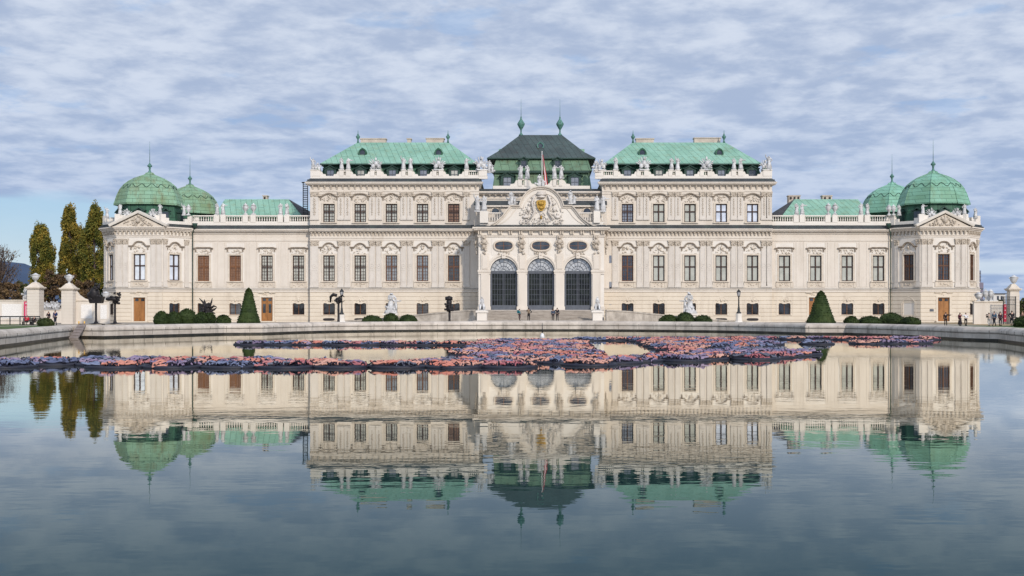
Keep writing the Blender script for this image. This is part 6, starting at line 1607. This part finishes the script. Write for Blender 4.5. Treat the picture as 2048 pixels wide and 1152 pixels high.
# ------------------------------------------------------------------ trees, hill, far city
def leaf_cloud(mb, pts, n, size, r, spread):
    for i in range(n):
        c, rad = pts[r.randrange(len(pts))]
        u = Vector((r.gauss(0,1),r.gauss(0,1),r.gauss(0,1))).normalized()*rad*(r.random()**.4)
        p = Vector(c)+Vector((u.x,u.y,u.z*spread)); s_ = size*r.uniform(.6,1.3)
        a = Vector((r.gauss(0,1),r.gauss(0,1),r.gauss(0,1))).normalized(); b = a.orthogonal().normalized(); c2 = a.cross(b)
        mb.add([p-b*s_, p-c2*s_*.7, p+b*s_, p+c2*s_*.7], [(0,1,2,3)])
def poplar(px, Dn, top, wpx, lab, m, seed, lean=0.0, n=30000):
    h_ = Z(top,Dn)-GZ; w_ = wpx/F*Dn/2; r = random.Random(seed)
    rt = thing('poplar_tree', (U(px,Dn), Dn, GZ), lab, 'tree', 'columnar poplars behind the garden wall'); M = WM[rt.name]
    mb = MB(); mb.tube([(0,0,-.1),(.1,0,h_*.4),(0,0,h_*.92)], [.45,.3,.06], 8)
    cl = []
    for i in range(230):
        t_ = r.random()**.85; z = h_*(.10+.86*t_); env = w_*min(1,(1-t_)*2.6+.30)*min(1,.62+t_*1.6)
        a = r.uniform(0,2*PI); q = env*math.sqrt(r.random())*.92; x, y = q*math.cos(a), q*math.sin(a)*.9; x += w_*.12*math.sin(t_*9+seed)
        cl.append(((x+lean*t_,y,z), w_*r.uniform(.14,.27)))
        if i % 5 == 0: mb.tube([(0,0,max(1,z-h_*.12)),(x*.6,y*.6,z-h_*.05),(x+lean*t_,y,z)], [.12,.08,.03], 5)
    mb.build('trunk', m_bark, rt, M)
    mb = MB(); leaf_cloud(mb, cl, n, .17, r, 3.0); mb.build('crown', m, rt, M)
poplar(84.5, 240, 449, 54, 'shorter poplar at the left, green turning gold', m_poplar_g, 3)
poplar(141, 236, 408, 47, 'tall slender golden poplar in the middle', m_poplar, 8)
poplar(188, 232, 410, 54, 'tall dense poplar touching the left pavilion', m_poplar_g, 12)
poplar(165, 245, 492, 26, 'small poplar filling the gap between the two tall ones', m_poplar_g, 15, n=9000)
def shrubtree(px, Dn, top, wpx, lab, m, seed, n=4500, low=.15, twigs=False, size=.2, group='autumn trees behind the garden wall'):
    h_ = Z(top,Dn)-GZ; w_ = wpx/F*Dn/2; r = random.Random(seed)
    rt = thing('bare_tree' if twigs else 'autumn_tree', (U(px,Dn), Dn, GZ), lab, 'tree', group); M = WM[rt.name]; mb = MB()
    mb.tube([(0,0,-.1),(.2,0,h_*.35),(0,0,h_*.8)], [.3,.22,.06], 7); cl = []
    for i in range(46 if not twigs else 120):
        a = r.uniform(0,2*PI); t_ = r.uniform(low,1); q = w_*math.sqrt(max(0,1-((t_-.5)*1.7)**2))*r.uniform(.3,1)
        x, y, z = q*math.cos(a), q*math.sin(a), h_*t_*.95; cl.append(((x,y,z), w_*r.uniform(.16,.3)))
        b0 = (0,0,h_*max(.15,t_*.55)); md = (x*.5,y*.5,(b0[2]+z)/2+.2)
        mb.tube([b0, md, (x,y,z)], [.1,.06,.02], 4)
        if twigs:
            for k in range(5): mb.tube([(x*.8,y*.8,z*.95),(x+r.gauss(0,.5),y+r.gauss(0,.5),z+r.uniform(.1,1.1))], [.03,.012], 3)
    mb.build('trunk', m_bark, rt, M)
    mb = MB(); leaf_cloud(mb, cl, n, size, r, 1.0); mb.build('crown', m, rt, M)
shrubtree(106, 212, 538, 52, 'russet brown tree between the two gate piers', m_autumn, 21)
shrubtree(140, 208, 545, 50, 'brown tree behind the right gate pier', m_autumn, 22)
shrubtree(175, 205, 560, 50, 'rusty low tree behind the swept garden wall', m_autumn, 23, 4000)
shrubtree(203, 207, 575, 36, 'olive low tree beside the left pavilion', m_darkleaf, 24, 3000)
shrubtree(42, 204, 562, 48, 'dark green leafy tree behind the far left wall', m_darkleaf, 25, 5000)
shrubtree(66, 215, 588, 40, 'low dark shrub behind the left gate pier', m_darkleaf, 26, 3000)
shrubtree(-2, 198, 484, 92, 'bare purple-brown tree cut by the left edge', m_autumn, 27, 1600, .2, True, .12)
shrubtree(12, 192, 562, 60, 'brown bushy tree at the left edge under the bare one', m_autumn, 29, 3600)
shrubtree(2052, 215, 598, 40, 'dark tree beyond the gate at the right edge', m_darkleaf, 28, 3000, group='trees beyond the right gate')
shrubtree(2003, 240, 597, 20, 'small shrub showing over the right garden wall', m_darkleaf, 30, 1200, group='trees beyond the right gate')
# hill on the left horizon
mb = MB(); n = 60; vs = []
for i in range(n+1):
    X = -6000+i*110.0; px = AX+X/5000*F
    e = 94*math.exp(-((px-22)/120)**2)+50*math.exp(-((px+350)/260)**2)+6*noise.noise(Vector((i*.35,0,0)))
    vs += [(X, 4600, -5), (X, 4600+400, Z(HY-e, 5000)), (X, 6200, -5)]
fs = []
for i in range(n): fs += [(3*i,3*i+3,3*i+4,3*i+1),(3*i+1,3*i+4,3*i+5,3*i+2)]
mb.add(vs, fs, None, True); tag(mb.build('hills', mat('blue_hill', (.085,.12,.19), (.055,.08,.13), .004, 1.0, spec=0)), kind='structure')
# far office towers and a pale house on the right
def tower(px0, px1, top, Dn, lab, c):
    rt = thing('office_tower', (U((px0+px1)/2,Dn), Dn, 0), lab, 'tower block', 'far office towers on the right'); M = WM[rt.name]
    w_ = (px1-px0)/F*Dn/2; h_ = Z(top,Dn); mb = MB(); mb.box(-w_,w_,0,2*w_,-5,h_); mb.build('wall', fm_(c,'tower_concrete'), rt, M)
    mb = MB(); k = int(h_/4)
    for i in range(2,k): mb.box(-w_*.92,w_*.92,-.3,-.05,i*4,i*4+1.8)
    mb.build('window_band', m_steel, rt, M)
tower(1950, 1962, 541, 1400, 'slim grey-blue office tower right behind the right pavilion', (.16,.19,.27))
tower(1959, 1967, 565, 1300, 'lower brownish office tower beside the slim one', (.20,.18,.23))
hs = thing('distant_house', (U(1999,420), 420, GZ), 'flat pale building just visible over the right garden wall', 'building'); M = WM[hs.name]
mb = MB(); w_ = 12/F*420; mb.box(-w_,w_,0,8,-1,Z(588,420)-GZ); mb.build('wall', fm_((.62,.6,.57),'pale_wall'), hs, M)
mb = MB(); mb.box(-w_-.4,w_+.4,-.5,8.4,Z(588,420)-GZ+.01,Z(586.5,420)-GZ); mb.build('roof', m_slate, hs, M)
mb = MB(); [mb.box(-w_+1.2+i*1.3,-w_+1.9+i*1.3,-.06,-.01,Z(600,420)-GZ,Z(592,420)-GZ) for i in range(2)]; mb.build('window', m_pane_dark, hs, M)

# ------------------------------------------------------------------ floating rings of life jackets
JC = {'orange': [(.66,.18,.12),(.72,.27,.18)], 'pink': [(.46,.10,.13),(.62,.23,.22)], 'blue': [(.09,.12,.25),(.20,.25,.42)], 'violet': [(.20,.14,.27),(.34,.25,.40)], 'peach': [(.74,.37,.27),(.68,.29,.21)], 'grey': [(.24,.26,.34),(.10,.11,.17)]}
def jmat(nm, a, b):
    m, nt_, bs = nodes('jacket_'+nm); L_ = nt_.links.new
    bs.inputs['Roughness'].default_value = .75; bs.inputs['Specular IOR Level'].default_value = .2
    oi = N(nt_, 'ShaderNodeObjectInfo'); rp = N(nt_, 'ShaderNodeValToRGB'); rp.color_ramp.elements[0].color = (*a,1); rp.color_ramp.elements[1].color = (*b,1)
    L_(oi.outputs['Random'], rp.inputs[0]); L_(rp.outputs[0], bs.inputs['Base Color']); return m
JC = {k: [tuple((x*.80+(c[0]+c[1]+c[2])/3*.20)*.78+.01 for x in c) for c in v] for k, v in JC.items()}
JM = {k: jmat(k, *v) for k, v in JC.items()}
m_strap = mat('strap', (.012,.012,.03), (.008,.008,.015), 5, .7)
m_float = mat('float_tube', (.012,.015,.03), (.02,.02,.03), 3, .6)
def jacket_parts(seed):
    r = random.Random(seed); a = MB(); b = MB()
    # crumpled vest: narrow padded chambers lying at slightly different slants, dark webbing between
    for q in range(9):
        sx_ = -.36+.09*q; w_ = r.uniform(.022,.038); segs = 5; vs = []; sl = r.uniform(-.16,.16); ph = r.uniform(0,6); z0_ = r.uniform(.0,.075)
        c0 = r.uniform(-.16,.16); ln = r.uniform(.16,.30)
        for i in range(segs+1):
            t_ = i/segs; y = c0-ln+2*ln*t_; z = .09+z0_+.03*math.sin(PI*t_)+.035*math.sin(ph+t_*6)
            x = sx_+sl*(t_-.5)*2+.05*math.sin(ph+4*t_); ww = w_*(.55+.45*math.sin(PI*t_))
            for qx, qz in ((-1,0),(0,.05),(1,0),(0,-.04)): vs.append((x+qx*ww, y, z+qz))
        fs = [(i*4+k, i*4+(k+1)%4, (i+1)*4+(k+1)%4, (i+1)*4+k) for i in range(segs) for k in range(4)]+[(3,2,1,0), tuple(segs*4+k for k in range(4))]
        a.add(vs, fs, None, True)
    for q in range(7):
        x = r.uniform(-.3,.3); y = r.uniform(-.3,.3); t_ = r.uniform(-.2,.2); u_ = r.uniform(-.2,.2)
        b.tube([(x-u_,y-t_,.07),(x,y,.20+r.uniform(-.03,.04)),(x+u_,y+t_,.07)], .028, 4)
    b.box(-.38,.38,-.34,.34,.055,.085)
    return a, b
JK = []
for v_ in range(5):
    a, b = jacket_parts(v_+40); JK.append(({k: a.mesh('life_jacket', JM[k]) for k in JC}, b.mesh('strap', m_strap)))
mb = MB(); pts = [(1.03*math.cos(2*PI*k/24),1.03*math.sin(2*PI*k/24),.015) for k in range(25)]; mb.tube(pts, .075, 7, False)
pts = [(.45*math.cos(2*PI*k/10),.45*math.sin(2*PI*k/10),.03) for k in range(11)]; mb.tube(pts, .08, 6, False)
for k in range(5): a = 2*PI*k/5; mb.tube([(0,0,.04),(1.0*math.cos(a),1.0*math.sin(a),.04)], .07, 5)
mb.lathe([(.98,.0),(.98,.03)], 16, (0,0,0))
FL = mb.mesh('float_ring', m_float)
def band(st):                        # visible extents (bearing, far edge, near edge) -> water plane outline for ring centres
    far = []; near = []
    for px, a, b in st:
        d0 = W(px, a+6)[1] if a > 708 else W(px, a+4.5)[1]; d1 = W(px, b-3 if b > 708 else b-1.5)[1]
        fa = max(d0-.9, d1+1.2); ne = d1+.85
        far.append(((px-AX)/F*fa, fa)); near.append(((px-AX)/F*ne, ne))
    return far+near[::-1]
regions = [
 ('the broad central column', band([(932,716,726),(950,690,729),(968,679,730),(1000,678,731),(1100,678,731),(1160,678,731),(1172,688,731),(1192,702,724),(1206,712,721)])),
 ('the long front band left of centre', band([(-60,719,741),(0,718,741),(60,719,740),(120,716,738),(180,715,739),(260,715,742),(340,716,742),(420,714,741),(470,716,741),(560,716,742),(640,720,741),(700,722,742),(760,723,743),(800,725,743),(815,722,742),(830,717,742),(925,716,741)])),
 ('the long front band right of centre', band([(925,716,741),(1000,722,740),(1120,722,738),(1200,720,735),(1225,718,733),(1260,713,731),(1310,709,729),(1345,702,728),(1400,698,727),(1500,697,724),(1560,699,721),(1600,703,717),(1633,708,715)])),
 ('the slanting right-hand column', band([(1285,677,684),(1305,676,693),(1335,675,703),(1350,675,709),(1400,674,706),(1480,674,700),(1500,675,699),(1530,683,699)])),
]
def inside(p, poly):
    x, y = p; c = False; j = len(poly)-1
    for i in range(len(poly)):
        (xi,yi),(xj,yj) = poly[i], poly[j]
        if (yi > y) != (yj > y) and x < (xj-xi)*(y-yi)/(yj-yi)+xi: c = not c
        j = i
    return c
rimi = offset_poly(rim, -1.3)
cnt = 0; r = random.Random(99); SPX, SPY = 2.06, 1.80; used_pts = []
polys = regions
def add_ring(xx, yy, nm):
    if any((xx-a)**2+(yy-b)**2 < 2.9 for a, b in used_pts) or not -70 < AX+xx/yy*F < 2110: return
    used_pts.append((xx, yy))
    ck = r.choices(['orange','pink','blue','violet','peach','grey'], [5,3,4,2.2,4,1.6])[0]
    rt = thing('life_jacket_ring', (xx+r.uniform(-.04,.04), yy+r.uniform(-.04,.04), 0), f'floating ring of mostly {ck} life jackets in {nm}', 'life jackets', 'floating rings in '+nm, r.uniform(0,2*PI)); M = WM[rt.name]
    put(bpy.data.objects.new('float_ring', FL), rt, M)
    for k in range(7):           # five round the rim, two crossing the middle
        jm, sm = JK[r.randrange(5)]
        kk = ck if r.random() < .6 else r.choice(['orange','pink','blue','violet','peach','grey'])
        if k < 5: Mj = M @ Matrix.Rotation(2*PI*k/5+r.uniform(-.25,.25),4,'Z') @ T(0,.62,r.uniform(-.02,.02)) @ Matrix.Rotation(r.uniform(-.8,.8),4,'Z') @ Matrix.Rotation(r.uniform(-.07,.07),4,'X') @ Matrix.Rotation(r.uniform(-.12,.12),4,'Y')
        else: Mj = M @ T(r.uniform(-.2,.2),-.2+.4*(k-5),.02) @ Matrix.Rotation(r.uniform(-3,3),4,'Z') @ Matrix.Rotation(r.uniform(-.15,.15),4,'X')
        jo = put(bpy.data.objects.new('life_jacket', jm[kk]), rt, Mj); put(bpy.data.objects.new('strap', sm), jo, Mj)

def ring_row(p0, p1, nm):
    n = max(1, math.ceil(math.dist(p0, p1)/1.88))
    for i in range(n+1): add_ring(p0[0]+(p1[0]-p0[0])*i/n, p0[1]+(p1[1]-p0[1])*i/n+r.uniform(-.12,.12), nm)
ring_row((U(1480,85.2),85.2), (U(1850,84.6),84.6), 'the far line on the right')
ring_row((U(1480,72.4),72.4), (U(1830,75.6),75.6), 'the second line on the right')
ring_row((U(505,72.6),72.6), (U(965,72.0),72.0), 'the thin back line on the left')
ring_row((U(1175,82.6),82.6), (U(1275,82.9),82.9), 'the thin back line between the two columns')
row = 0; yy = 40.5
while yy < 100:
    xx = -30+(row % 2)*SPX/2
    while xx < 34:
        hit = [nm for nm, pg in polys if inside((xx, yy), pg)]
        if hit and inside((xx, yy), rimi): add_ring(xx+r.uniform(-.12,.12), yy+r.uniform(-.12,.12), hit[0])
        xx += SPX
    yy += SPY; row += 1
cnt = len(used_pts)
print('rings', cnt, 'script objects', len(bpy.data.objects))
